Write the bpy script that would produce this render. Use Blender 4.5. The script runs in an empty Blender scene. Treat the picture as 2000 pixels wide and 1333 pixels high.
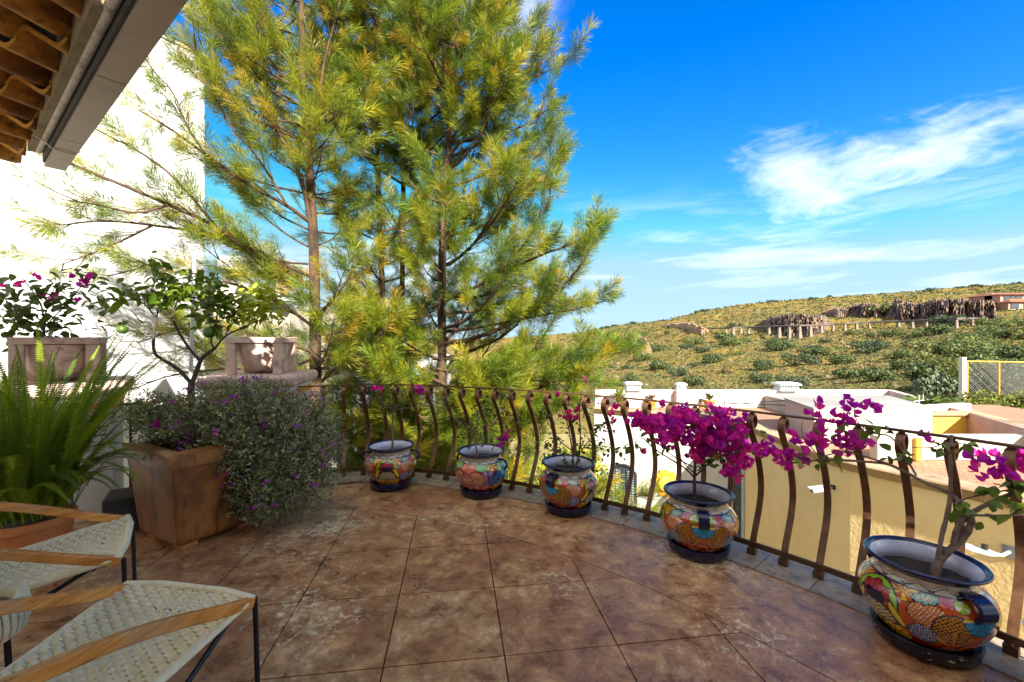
import bpy, math, random
import numpy as np
from mathutils import Vector, Matrix, Euler
R = random.Random(7)
NR = np.random.default_rng(7)
SC = bpy.context.scene
COL = SC.collection
rad = math.radians
F, HZ, H = 833.0, 660.0, 1.55          # focal length in photo pixels, horizon row, eye height

# ------------------------------------------------------------------ camera, sky, sun, exposure
cam = bpy.data.objects.new('camera', bpy.data.cameras.new('camera'))
COL.objects.link(cam)
cam.location = (0, 0, H); cam.rotation_euler = (rad(90), 0, 0)
cam.data.sensor_width = 36; cam.data.lens = 36 * F / 2000
cam.data.shift_y = -0.00325
cam.data.clip_start = 0.05; cam.data.clip_end = 9000
SC.camera = cam

SUN = Vector((0.38, -0.925, 0)).normalized(); SUN_EL = rad(33)
SUN_DIR = Vector((SUN.x * math.cos(SUN_EL), SUN.y * math.cos(SUN_EL), math.sin(SUN_EL)))
sl = bpy.data.lights.new('sun', 'SUN'); sl.energy = 2.6; sl.angle = rad(0.5); sl.color = (1, 0.955, 0.87)
so = bpy.data.objects.new('sun', sl); COL.objects.link(so)
so.rotation_euler = SUN_DIR.to_track_quat('Z', 'Y').to_euler()

world = bpy.data.worlds.new('World'); SC.world = world; world.use_nodes = True
wt = world.node_tree; wn = wt.nodes; wl = wt.links
for n in list(wn): wn.remove(n)
def wnode(t, **kw):
    n = wn.new(t)
    for k, v in kw.items(): setattr(n, k, v)
    return n
def wmath(op, a, b=None, clamp=False):
    n = wnode('ShaderNodeMath', operation=op); n.use_clamp = clamp
    for i, v in enumerate((a, b)):
        if v is None: continue
        if isinstance(v, (int, float)): n.inputs[i].default_value = v
        else: wl.new(v, n.inputs[i])
    return n.outputs[0]
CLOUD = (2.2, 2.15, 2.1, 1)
sky = wnode('ShaderNodeTexSky', sky_type='NISHITA')
sky.sun_disc = False; sky.sun_elevation = SUN_EL; sky.sun_rotation = math.atan2(SUN.x, SUN.y)
sky.altitude = 1900; sky.air_density = 1.0; sky.dust_density = 0.6; sky.ozone_density = 2.2
hsv = wnode('ShaderNodeHueSaturation'); hsv.inputs['Saturation'].default_value = 1.42; hsv.inputs['Value'].default_value = 0.405; hsv.inputs['Hue'].default_value = 0.512
wl.new(sky.outputs[0], hsv.inputs['Color'])
tc = wnode('ShaderNodeTexCoord')
sx = wnode('ShaderNodeSeparateXYZ'); wl.new(tc.outputs['Generated'], sx.inputs[0])
az = wmath('ARCTAN2', sx.outputs['X'], sx.outputs['Y']); el = wmath('ARCSINE', sx.outputs['Z'])
cb = wnode('ShaderNodeCombineXYZ'); wl.new(az, cb.inputs[0]); wl.new(wmath('MULTIPLY', el, 2.4), cb.inputs[1])
def wnoise(scale, detail, dist, off):
    m = wnode('ShaderNodeMapping'); m.inputs['Location'].default_value = off; wl.new(cb.outputs[0], m.inputs[0])
    n = wnode('ShaderNodeTexNoise'); n.inputs['Scale'].default_value = scale; n.inputs['Detail'].default_value = detail
    n.inputs['Roughness'].default_value = 0.62; n.inputs['Distortion'].default_value = dist
    wl.new(m.outputs[0], n.inputs['Vector']); return n.outputs['Fac']
def sstep(v, a, b):
    n = wnode('ShaderNodeMapRange', interpolation_type='SMOOTHSTEP')
    n.inputs['From Min'].default_value = a; n.inputs['From Max'].default_value = b
    wl.new(v, n.inputs['Value']); return n.outputs[0]
def blob(a0, e0, wa, we, tilt=0.0):
    da = wmath('SUBTRACT', az, a0); de = wmath('SUBTRACT', el, e0)
    de = wmath('SUBTRACT', de, wmath('MULTIPLY', da, tilt))
    q = wmath('ADD', wmath('POWER', wmath('DIVIDE', da, wa), 2), wmath('POWER', wmath('DIVIDE', de, we), 2))
    return wmath('SUBTRACT', 1.0, wmath('SQRT', q), True)
n1 = wnoise(3.2, 12, 1.6, (0.35, 2.1, 0.4)); n3 = wnoise(11.0, 10, 1.2, (1.0, 3.0, 2.0))
m_ = wnode('ShaderNodeMapping'); m_.inputs['Scale'].default_value = (1.0, 3.2, 1.0); wl.new(cb.outputs[0], m_.inputs[0])
n4 = wnode('ShaderNodeTexNoise'); n4.inputs['Scale'].default_value = 2.6; n4.inputs['Detail'].default_value = 10; n4.inputs['Roughness'].default_value = 0.6; n4.inputs['Distortion'].default_value = 0.5
wl.new(m_.outputs[0], n4.inputs['Vector']); n4 = n4.outputs['Fac']
# one large wisp of cloud, thin streaks towards the horizon, and an added broken cloud field, clear in view, that lights the shaded terrace
big = wmath('MAXIMUM', blob(0.60, 0.290, 0.16, 0.13, -0.35), blob(0.74, 0.300, 0.30, 0.085, 0.06))
den = wmath('ADD', wmath('ADD', wmath('MULTIPLY', n1, 0.70), wmath('MULTIPLY', n3, 0.55)), wmath('MULTIPLY', big, 0.55))
big = wmath('MULTIPLY', sstep(den, 0.72, 1.22), sstep(big, 0.0, 0.30))
low = wmath('MULTIPLY', wmath('MULTIPLY', sstep(el, 0.36, 0.16), sstep(n4, 0.42, 0.70)), 0.32)
veil = wmath('MULTIPLY', sstep(el, 0.30, 0.0), 0.12)
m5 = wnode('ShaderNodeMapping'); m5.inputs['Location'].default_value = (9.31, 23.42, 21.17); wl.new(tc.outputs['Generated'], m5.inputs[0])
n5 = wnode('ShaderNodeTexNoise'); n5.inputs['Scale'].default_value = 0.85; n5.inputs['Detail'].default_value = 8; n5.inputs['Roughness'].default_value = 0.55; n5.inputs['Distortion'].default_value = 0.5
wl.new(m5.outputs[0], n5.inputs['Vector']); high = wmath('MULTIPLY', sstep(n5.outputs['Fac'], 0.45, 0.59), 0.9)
cm = wmath('MAXIMUM', wmath('MULTIPLY', big, 0.46), wmath('MAXIMUM', low, veil))
mix = wnode('ShaderNodeMix', data_type='RGBA')
cap = wnode('ShaderNodeMix', data_type='RGBA', blend_type='DARKEN'); cap.inputs[0].default_value = 1.0
wl.new(hsv.outputs[0], cap.inputs[6]); cap.inputs[7].default_value = (0.39, 0.745, 1.0, 1)
wl.new(cm, mix.inputs[0]); wl.new(cap.outputs[2], mix.inputs[6]); mix.inputs[7].default_value = CLOUD
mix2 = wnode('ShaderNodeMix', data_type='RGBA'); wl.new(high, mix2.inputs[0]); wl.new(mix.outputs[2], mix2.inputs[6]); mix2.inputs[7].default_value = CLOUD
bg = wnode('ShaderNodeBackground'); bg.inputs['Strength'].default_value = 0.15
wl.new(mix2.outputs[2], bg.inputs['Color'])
wo = wnode('ShaderNodeOutputWorld'); wl.new(bg.outputs[0], wo.inputs[0])
vs = SC.view_settings
vs.view_transform = 'Standard'; vs.look = 'None'; vs.gamma = 1; vs.use_curve_mapping = False
vs.exposure = 2.75
SC.render.engine = 'CYCLES'
SC.cycles.max_bounces = 6; SC.cycles.diffuse_bounces = 4; SC.cycles.transparent_max_bounces = 6
SC.cycles.use_denoising = True

# ------------------------------------------------------------------ helpers
def s2l(c):
    if isinstance(c, str):
        c = [int(c[i:i + 2], 16) / 255 for i in (0, 2, 4)]
    return tuple(x / 12.92 if x <= 0.04045 else ((x + 0.055) / 1.055) ** 2.4 for x in c)
def PX(px, py, Y):                     # the place a photo pixel shows at depth Y
    return Vector(((px - 1000) / F * Y, Y, H - (py - HZ) / F * Y))
def GP(px, py, z=0.0):                 # the place a photo pixel shows at height z
    Y = (H - z) * F / (py - HZ)
    return Vector(((px - 1000) / F * Y, Y, z))

MATS = {}
def newmat(name):
    m = bpy.data.materials.new(name); m.use_nodes = True
    nt = m.node_tree; b = nt.nodes['Principled BSDF']
    return m, nt, b
def nd(nt, t, **kw):
    n = nt.nodes.new(t)
    for k, v in kw.items(): setattr(n, k, v)
    return n
def noise(nt, vec, scale, detail=6, rough=0.6, dist=0.0):
    n = nd(nt, 'ShaderNodeTexNoise'); n.inputs['Scale'].default_value = scale; n.inputs['Detail'].default_value = detail
    n.inputs['Roughness'].default_value = rough; n.inputs['Distortion'].default_value = dist
    nt.links.new(vec, n.inputs['Vector']); return n.outputs['Fac']
def ramp(nt, fac, stops):
    n = nd(nt, 'ShaderNodeValToRGB'); e = n.color_ramp.elements
    while len(e) < len(stops): e.new(0.5)
    for el_, (p, c) in zip(e, stops):
        el_.position = p; el_.color = (*c, 1)
    nt.links.new(fac, n.inputs[0]); return n.outputs[0]
def mixc(nt, fac, a, b, mode='MIX'):
    n = nd(nt, 'ShaderNodeMix', data_type='RGBA', blend_type=mode)
    if isinstance(fac, (int, float)): n.inputs[0].default_value = fac
    else: nt.links.new(fac, n.inputs[0])
    for i, v in ((6, a), (7, b)):
        if isinstance(v, tuple): n.inputs[i].default_value = (*v, 1)
        else: nt.links.new(v, n.inputs[i])
    return n.outputs[2]
def coords(nt, kind='Object', scale=(1, 1, 1)):
    if kind == 'World': o = nd(nt, 'ShaderNodeNewGeometry').outputs['Position']
    else: o = nd(nt, 'ShaderNodeTexCoord').outputs[kind]
    if scale == (1, 1, 1): return o
    m = nd(nt, 'ShaderNodeMapping'); m.inputs['Scale'].default_value = scale
    nt.links.new(o, m.inputs[0]); return m.outputs[0]
def bump(nt, b, h, strength, dist=0.02):
    n = nd(nt, 'ShaderNodeBump'); n.inputs['Strength'].default_value = strength; n.inputs['Distance'].default_value = dist
    nt.links.new(h, n.inputs['Height']); nt.links.new(n.outputs[0], b.inputs['Normal'])
def M(name, cols, scale=4, detail=6, rough=0.7, bmp=0.2, bscale=40, dist=0.01, metal=0, spec=0.5, kind='Object', stretch=(1, 1, 1), lo=0.3, hi=0.7, coat=0):
    if name in MATS: return MATS[name]
    m, nt, b = newmat(name); v = coords(nt, kind, stretch)
    k = len(cols)
    if k == 1: b.inputs['Base Color'].default_value = (*cols[0], 1)
    else:
        f = noise(nt, v, scale, detail, 0.62)
        nt.links.new(ramp(nt, f, [(lo + (hi - lo) * i / (k - 1), c) for i, c in enumerate(cols)]), b.inputs['Base Color'])
    b.inputs['Roughness'].default_value = rough; b.inputs['Metallic'].default_value = metal
    b.inputs['Specular IOR Level'].default_value = spec; b.inputs['Coat Weight'].default_value = coat; b.inputs['Coat Roughness'].default_value = 0.08
    if bmp: bump(nt, b, noise(nt, v, bscale, 5, 0.6), bmp, dist)
    MATS[name] = m; return m
def leafmat(name, col, col2, rough=0.5, trans=0.35, attr=None, objvar=True):
    m, nt, b = newmat(name)
    out = nt.nodes['Material Output']
    if attr:
        a = nd(nt, 'ShaderNodeAttribute', attribute_name=attr); c = a.outputs['Color']
    else:
        f = nd(nt, 'ShaderNodeObjectInfo').outputs['Random'] if objvar else noise(nt, coords(nt), 9, 3)
        c = mixc(nt, f, col, col2)
    nt.links.new(c, b.inputs['Base Color']); b.inputs['Roughness'].default_value = rough
    b.inputs['Specular IOR Level'].default_value = 0.35
    t = nd(nt, 'ShaderNodeBsdfTranslucent'); nt.links.new(c, t.inputs['Color'])
    mx = nd(nt, 'ShaderNodeMixShader'); mx.inputs[0].default_value = trans
    nt.links.new(b.outputs[0], mx.inputs[1]); nt.links.new(t.outputs[0], mx.inputs[2]); nt.links.new(mx.outputs[0], out.inputs[0])
    return m

class Geo:
    def __init__(s): s.v = []; s.f = []
    def add(s, vs, fs):
        k = len(s.v); s.v.extend(Vector(p) for p in vs); s.f.extend(tuple(i + k for i in f) for f in fs); return s
    def box(s, c, d, rz=0.0, taper=1.0):
        hx, hy, hz = d[0] / 2, d[1] / 2, d[2] / 2; co, si = math.cos(rz), math.sin(rz); vs = []
        for z, t in ((-hz, 1.0), (hz, taper)):
            for x, y in ((-hx, -hy), (hx, -hy), (hx, hy), (-hx, hy)):
                x *= t; y *= t
                vs.append((c[0] + x * co - y * si, c[1] + x * si + y * co, c[2] + z))
        return s.add(vs, [(3, 2, 1, 0), (4, 5, 6, 7), (0, 1, 5, 4), (1, 2, 6, 5), (2, 3, 7, 6), (3, 0, 4, 7)])
    def prism(s, poly, z0, z1):
        n = len(poly)
        a = sum(poly[i][0] * poly[(i + 1) % n][1] - poly[(i + 1) % n][0] * poly[i][1] for i in range(n))
        if a < 0: poly = poly[::-1]
        vs = [(p[0], p[1], z0) for p in poly] + [(p[0], p[1], z1) for p in poly]
        fs = [tuple(range(n - 1, -1, -1)), tuple(range(n, 2 * n))] + [(i, (i + 1) % n, n + (i + 1) % n, n + i) for i in range(n)]
        return s.add(vs, fs)
    def tube(s, pts, r, n=8, cap=True):
        pts = [Vector(p) for p in pts]; m = len(pts)
        if not hasattr(r, '__len__'): r = [r] * m
        vs = []; fs = []; prev = None
        for i, p in enumerate(pts):
            t = (pts[min(i + 1, m - 1)] - pts[max(i - 1, 0)])
            t = t.normalized() if t.length > 1e-9 else Vector((0, 0, 1))
            if prev is None: u = t.orthogonal().normalized()
            else:
                u = prev - t * prev.dot(t)
                u = u.normalized() if u.length > 1e-6 else t.orthogonal().normalized()
            prev = u; w = t.cross(u)
            for k in range(n):
                a = 2 * math.pi * k / n
                vs.append(p + (u * math.cos(a) + w * math.sin(a)) * r[i])
        for i in range(m - 1):
            for k in range(n):
                fs.append((i * n + k, i * n + (k + 1) % n, (i + 1) * n + (k + 1) % n, (i + 1) * n + k))
        if cap:
            fs.append(tuple(range(n - 1, -1, -1))); fs.append(tuple((m - 1) * n + k for k in range(n)))
        return s.add(vs, fs)
    def lathe(s, prof, n=40, c=(0, 0, 0), close=False):
        vs = []; fs = []; m = len(prof)
        for r, z in prof:
            for k in range(n):
                a = 2 * math.pi * k / n
                vs.append((c[0] + r * math.cos(a), c[1] + r * math.sin(a), c[2] + z))
        for i in range(m - 1):
            for k in range(n):
                fs.append((i * n + k, i * n + (k + 1) % n, (i + 1) * n + (k + 1) % n, (i + 1) * n + k))
        if close:
            fs.append(tuple(range(n - 1, -1, -1))); fs.append(tuple((m - 1) * n + k for k in range(n)))
        return s.add(vs, fs)
    def bar(s, pts, side, w, t):        # flat bar: width w along side vectors, thickness t
        pts = [Vector(p) for p in pts]; m = len(pts); vs = []; fs = []
        if isinstance(side, Vector): side = [side] * m
        for i, p in enumerate(pts):
            d = (pts[min(i + 1, m - 1)] - pts[max(i - 1, 0)]).normalized()
            sd = side[i].normalized(); nn = d.cross(sd).normalized()
            for a, b_ in ((-1, -1), (1, -1), (1, 1), (-1, 1)):
                vs.append(p + sd * a * w / 2 + nn * b_ * t / 2)
        for i in range(m - 1):
            for k in range(4):
                fs.append((i * 4 + k, i * 4 + (k + 1) % 4, (i + 1) * 4 + (k + 1) % 4, (i + 1) * 4 + k))
        fs.append((3, 2, 1, 0)); fs.append(tuple((m - 1) * 4 + k for k in range(4)))
        return s.add(vs, fs)
    def sphere(s, c, r, n=10, m=6, sq=(1, 1, 1)):
        vs = [(c[0], c[1], c[2] - r * sq[2])]; fs = []
        for j in range(1, m):
            th = math.pi * j / m - math.pi / 2
            for k in range(n):
                a = 2 * math.pi * k / n
                vs.append((c[0] + r * sq[0] * math.cos(th) * math.cos(a), c[1] + r * sq[1] * math.cos(th) * math.sin(a), c[2] + r * sq[2] * math.sin(th)))
        vs.append((c[0], c[1], c[2] + r * sq[2])); T = len(vs) - 1
        for k in range(n):
            fs.append((0, 1 + (k + 1) % n, 1 + k)); fs.append((T, T - n + k, T - n + (k + 1) % n))
        for j in range(m - 2):
            for k in range(n):
                a = 1 + j * n; fs.append((a + k, a + (k + 1) % n, a + n + (k + 1) % n, a + n + k))
        return s.add(vs, fs)
    def mesh(s, name, off=(0, 0, 0), smooth=None):
        me = bpy.data.meshes.new(name); o = Vector(off)
        me.from_pydata([tuple(p - o) for p in s.v], [], s.f); me.validate()
        if smooth is not None:
            me.polygons.foreach_set('use_smooth', [True] * len(me.polygons))
            me.set_sharp_from_angle(angle=rad(smooth))
        me.update(); return me
def npmesh(name, V, Fc, cols=None, smooth=False, off=(0, 0, 0)):
    V = np.asarray(V, np.float32) - np.asarray(off, np.float32); Fc = np.asarray(Fc, np.int32); k = Fc.shape[1]
    me = bpy.data.meshes.new(name)
    me.vertices.add(len(V)); me.vertices.foreach_set('co', V.ravel())
    me.loops.add(Fc.size); me.loops.foreach_set('vertex_index', Fc.ravel())
    me.polygons.add(len(Fc)); me.polygons.foreach_set('loop_start', np.arange(0, Fc.size, k, dtype=np.int32))
    if smooth: me.polygons.foreach_set('use_smooth', np.ones(len(Fc), bool))
    if cols is not None:
        at = me.color_attributes.new('tint', 'FLOAT_COLOR', 'POINT')
        c4 = np.ones((len(V), 4), np.float32); c4[:, :3] = cols
        at.data.foreach_set('color', c4.ravel())
    me.update(calc_edges=True); return me

ORG = {}
def tag(o, label=None, cat=None, group=None, kind=None):
    if label: o['label'] = label
    if cat: o['category'] = cat
    if group: o['group'] = group
    if kind: o['kind'] = kind
    return o
def empty(name, loc=(0, 0, 0), label=None, cat=None, group=None, rz=None):
    o = bpy.data.objects.new(name, None); COL.objects.link(o); o.location = loc; o.empty_display_size = 0.1
    if rz is not None: o.rotation_euler = (0, 0, rz)
    else: ORG[o.name] = Vector(loc)      # parts of this thing are modelled in world coordinates
    return tag(o, label, cat, group)
def put(name, me, mat, parent=None, loc=None):
    o = bpy.data.objects.new(name, me); COL.objects.link(o)
    if mat is not None and len(me.materials) == 0: me.materials.append(mat)
    if parent is not None:
        o.parent = parent
        if parent.name in ORG: ORG[o.name] = ORG[parent.name]
    if loc is not None: o.location = loc
    return o
def bevel(o, w=0.008, seg=2):
    b = o.modifiers.new('bevel', 'BEVEL'); b.width = w; b.segments = seg; b.limit_method = 'ANGLE'; b.angle_limit = rad(40)
    return o
def part(parent, name, geo, mat, smooth=None, bev=0):
    off = ORG.get(parent.name, Vector((0, 0, 0))) if parent is not None else Vector((0, 0, 0))
    o = put(name, geo.mesh(name, off, smooth), mat, parent)
    if bev: bevel(o, bev)
    return o
def solo(name, geo, mat, label, cat, base=(0, 0, 0), group=None, smooth=None, bev=0):
    o = put(name, geo.mesh(name, base, smooth), mat, None, base); ORG[o.name] = Vector(base)
    if bev: bevel(o, bev)
    return tag(o, label, cat, group)
def struct(name, geo, mat, smooth=None, parent=None):
    o = put(name, geo.mesh(name, (0, 0, 0), smooth), mat, parent)
    if parent is None: o['kind'] = 'structure'
    return o
def tree_copy(o, parent=None):
    c = o.copy(); COL.objects.link(c)
    if parent is not None: c.parent = parent
    for ch in list(o.children): tree_copy(ch, c)
    return c
def smoothline(pts, it=2):
    pts = [Vector(p) for p in pts]
    for _ in range(it):
        q = [pts[0]]
        for a, b in zip(pts, pts[1:]):
            q += [a * 0.75 + b * 0.25, a * 0.25 + b * 0.75]
        pts = q + [pts[-1]]
    return pts
def sweep(path, prof, closed=False):    # path 2D, prof (offset to the right of the path, z)
    n = len(path); g = Geo(); P = [Vector((p[0], p[1])) for p in path]; vs = []; m = len(prof)
    for i in range(n):
        a = P[i] - P[i - 1] if (i > 0 or closed) else P[1] - P[0]
        b = P[(i + 1) % n] - P[i] if (i < n - 1 or closed) else P[-1] - P[-2]
        a = a.normalized(); b = b.normalized()
        na = Vector((a.y, -a.x)); nb = Vector((b.y, -b.x)); q = (na + nb)
        q = q / max(0.3, q.dot(na)) if q.length > 1e-6 else na
        for o, z in prof: vs.append((P[i].x + q.x * o, P[i].y + q.y * o, z))
    fs = []
    for i in range(n if closed else n - 1):
        for k in range(m):
            fs.append((i * m + k, i * m + (k + 1) % m, ((i + 1) % n) * m + (k + 1) % m, ((i + 1) % n) * m + k))
    if not closed: fs += [tuple(range(m - 1, -1, -1)), tuple((n - 1) * m + k for k in range(m))]
    return g.add(vs, fs)

# ------------------------------------------------------------------ terrace edge curve
ctrl = [(-2.34, 4.52), (-2.06, 4.665), (-1.887, 4.745), (-1.688, 4.785), (-1.30, 4.775), (-0.941, 4.70), (-0.744, 4.63), (-0.38, 4.49), (-0.02, 4.333), (0.1535, 4.25),
        (0.50, 4.05), (0.816, 3.83), (0.974, 3.717), (1.13, 3.60), (1.43, 3.33), (1.714, 3.035), (1.841, 2.885), (1.977, 2.725), (2.23, 2.39), (2.44, 2.07), (2.68, 1.6), (2.90, 1.0), (3.02, 0.3), (3.06, -0.5), (3.06, -1.6)]
def catmull(c, k=10):
    c = [Vector(p) for p in c]; c = [c[0] * 2 - c[1]] + c + [c[-1] * 2 - c[-2]]; out = []
    for i in range(1, len(c) - 2):
        a, b, d, e = c[i - 1:i + 3]
        for j in range(k):
            t = j / k
            out.append(0.5 * ((2 * b) + (-a + d) * t + (2 * a - 5 * b + 4 * d - e) * t * t + (-a + 3 * b - 3 * d + e) * t ** 3))
    out.append(c[-2]); return out
RL = catmull(ctrl)
for _ in range(30): RL = [RL[0]] + [(RL[i - 1] + RL[i] * 2 + RL[i + 1]) / 4 for i in range(1, len(RL) - 1)] + [RL[-1]]
def rail_frame(i):
    t = (RL[min(i + 1, len(RL) - 1)] - RL[max(i - 1, 0)]).normalized()
    return t, Vector((-t.y, t.x))        # tangent (to the right), outward normal
def rail_at_px(px):
    u = (px - 1000) / F
    for i in range(len(RL) - 1):
        a = RL[i].x - u * RL[i].y; b = RL[i + 1].x - u * RL[i + 1].y
        if a <= 0 < b:
            t = a / (a - b); tg, nn = rail_frame(i)
            return RL[i].lerp(RL[i + 1], t), tg, nn
    return None
def offs(d, lo=0, hi=None):
    out = []
    for i in range(lo, len(RL) if hi is None else hi):
        _, n = rail_frame(i); out.append(RL[i] - n * d)
    return out

# ------------------------------------------------------------------ floor, kerb, retaining wall
def mat_floor():
    m, nt, b = newmat('stained_concrete'); v = coords(nt, 'World')
    rnd = nd(nt, 'ShaderNodeObjectInfo').outputs['Random']
    f1 = noise(nt, v, 1.7, 8, 0.65, 0.6); f2 = noise(nt, v, 6.0, 9, 0.7, 0.4)
    add = nd(nt, 'ShaderNodeMath', operation='MULTIPLY_ADD'); nt.links.new(rnd, add.inputs[0]); add.inputs[1].default_value = 0.11; nt.links.new(f1, add.inputs[2])
    base = ramp(nt, add.outputs[0], [(0.32, s2l('865a44')), (0.45, s2l('b6845c')), (0.57, s2l('ce9f6a')), (0.72, s2l('deba86'))])
    base = mixc(nt, ramp(nt, f2, [(0.36, (1, 1, 1)), (0.62, (0.0, 0.0, 0.0))]), base, s2l('744a32'))
    fs = noise(nt, v, 75, 6, 0.8); fm = noise(nt, v, 16, 8, 0.75, .3)
    base = mixc(nt, ramp(nt, fm, [(.42, (.55, .55, .55)), (.60, (0, 0, 0))]), base, s2l('825032'))
    base = mixc(nt, ramp(nt, fs, [(.56, (0, 0, 0)), (.70, (.6, .6, .6))]), base, s2l('e6c696'))
    # worn pale patches
    p1 = noise(nt, v, 1.05, 4, 0.5); p2 = noise(nt, v, 22, 8, 0.75, 0.5)
    mm = nd(nt, 'ShaderNodeMath', operation='MULTIPLY_ADD'); nt.links.new(p1, mm.inputs[0]); mm.inputs[1].default_value = 0.9; nt.links.new(p2, mm.inputs[2])
    wear = ramp(nt, mm.outputs[0], [(0.0, (0, 0, 0)), (0.985, (0, 0, 0)), (1.0, (1, 1, 1))])
    mm.inputs[1].default_value = 0.85
    p3 = noise(nt, v, 22, 8, 0.75, 0.5)
    w2 = nd(nt, 'ShaderNodeMapRange'); w2.inputs['From Min'].default_value = 1.02; w2.inputs['From Max'].default_value = 1.20; nt.links.new(mm.outputs[0], w2.inputs['Value'])
    base = mixc(nt, w2.outputs[0], base, s2l('e6d6b0'))
    scr = noise(nt, coords(nt, 'World', (1.2, 9, 1)), 9, 8, 0.75, 0.35)
    w3 = nd(nt, 'ShaderNodeMapRange'); w3.inputs['From Min'].default_value = 0.64; w3.inputs['From Max'].default_value = 0.72; w3.inputs['To Max'].default_value = 0.45; nt.links.new(scr, w3.inputs['Value'])
    base = mixc(nt, w3.outputs[0], base, s2l('dcc29a'))
    ck = nd(nt, 'ShaderNodeTexVoronoi', feature='DISTANCE_TO_EDGE'); ck.inputs['Scale'].default_value = 1.9
    wv = nd(nt, 'ShaderNodeMix', data_type='VECTOR'); wv.inputs[0].default_value = 0.22
    nz = nd(nt, 'ShaderNodeTexNoise'); nz.inputs['Scale'].default_value = 3.0; nz.inputs['Detail'].default_value = 6; nt.links.new(v, nz.inputs['Vector'])
    nt.links.new(v, wv.inputs[4]); nt.links.new(nz.outputs['Color'], wv.inputs[5]); nt.links.new(wv.outputs[1], ck.inputs['Vector'])
    w4 = nd(nt, 'ShaderNodeMapRange'); w4.inputs['From Min'].default_value = 0.006; w4.inputs['From Max'].default_value = 0.0; nt.links.new(ck.outputs['Distance'], w4.inputs['Value'])
    gate = nd(nt, 'ShaderNodeMath', operation='MULTIPLY'); nt.links.new(w4.outputs[0], gate.inputs[0])
    g2 = nd(nt, 'ShaderNodeMapRange'); g2.inputs['From Min'].default_value = 0.52; g2.inputs['From Max'].default_value = 0.62; nt.links.new(p1, g2.inputs['Value']); nt.links.new(g2.outputs[0], gate.inputs[1])
    base = mixc(nt, gate.outputs[0], base, s2l('cdb99a'))
    nt.links.new(base, b.inputs['Base Color']); b.inputs['Specular IOR Level'].default_value = 0.5
    rr = nd(nt, 'ShaderNodeMapRange'); rr.inputs['From Min'].default_value = 0.3; rr.inputs['From Max'].default_value = 0.7; rr.inputs['To Min'].default_value = 0.20; rr.inputs['To Max'].default_value = 0.46
    nt.links.new(f2, rr.inputs['Value']); nt.links.new(rr.outputs[0], b.inputs['Roughness'])
    hh = nd(nt, 'ShaderNodeMath', operation='ADD'); nt.links.new(p2, hh.inputs[0]); nt.links.new(f2, hh.inputs[1])
    bump(nt, b, hh.outputs[0], 0.25, 0.012)
    return m
MF = mat_floor()
M_joint = M('dark_joint', [s2l('2a1a14'), s2l('3b281e')], 20, rough=0.9)
M_kerb = M('grey_cantera_kerb', [s2l('635646'), s2l('877763'), s2l('a08d74'), s2l('6e604f')], 9, 10, 0.55, 0.5, 30, 0.01, kind='World', lo=0.32, hi=0.66)
bed = [(p.x, p.y) for p in offs(0.03, 4)] + [(3.06, -3.4), (-6.0, -3.4), (-6.0, 2.2), (-4.3, 3.4), (-3.1, 4.75), (-2.5, 5.0)]
floor = struct('floor', Geo().prism(bed[::-1], -0.32, -0.012), M_joint)
def clip(poly, a, b):                   # keep the side to the right of a->b
    out = []; n = (b[1] - a[1], -(b[0] - a[0]))
    d = lambda p: (p[0] - a[0]) * n[0] + (p[1] - a[1]) * n[1]
    for i in range(len(poly)):
        p, q = poly[i], poly[(i + 1) % len(poly)]; dp, dq = d(p), d(q)
        if dp >= 0: out.append(p)
        if (dp > 0) != (dq > 0) and abs(dp - dq) > 1e-12:
            t = dp / (dp - dq); out.append((p[0] + (q[0] - p[0]) * t, p[1] + (q[1] - p[1]) * t))
    return out
arc = [(-6.0, 3.83)]
for p in offs(0.90, 40)[::6]:
    if p.x > arc[-1][0] + 0.02 and p.y > -1.2: arc.append((p.x, p.y))
arc.append((2.19, -3.4))
def clip_arc(poly):
    for a, b in zip(arc, arc[1:]):
        if len(poly) < 3: return []
        poly = clip(poly, a, b)
    return poly
TS, TR, TO = 0.573, rad(7.5), (-0.111, 2.646)
tc_, ts_ = math.cos(TR), math.sin(TR)
g_ = 0.0035
for i in range(-9, 7):
    for j in range(-6, 5):
        cs = []
        for dx, dy in ((0, 0), (1, 0), (1, 1), (0, 1)):
            x = (i + dx) * TS + (g_ if dx == 0 else -g_); y = (j + dy) * TS + (g_ if dy == 0 else -g_)
            cs.append((TO[0] + x * tc_ - y * ts_, TO[1] + x * ts_ + y * tc_))
        if min(c[0] for c in cs) < -5.2 or max(c[1] for c in cs) < -0.3: continue
        cs = clip_arc(cs)
        if len(cs) < 3: continue
        ar = abs(sum(cs[k][0] * cs[(k + 1) % len(cs)][1] - cs[(k + 1) % len(cs)][0] * cs[k][1] for k in range(len(cs)))) / 2
        if ar < 0.004: continue
        struct('floor_tile', Geo().prism(cs, -0.04, R.uniform(-0.0012, 0.0012)), MF, parent=floor)
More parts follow.
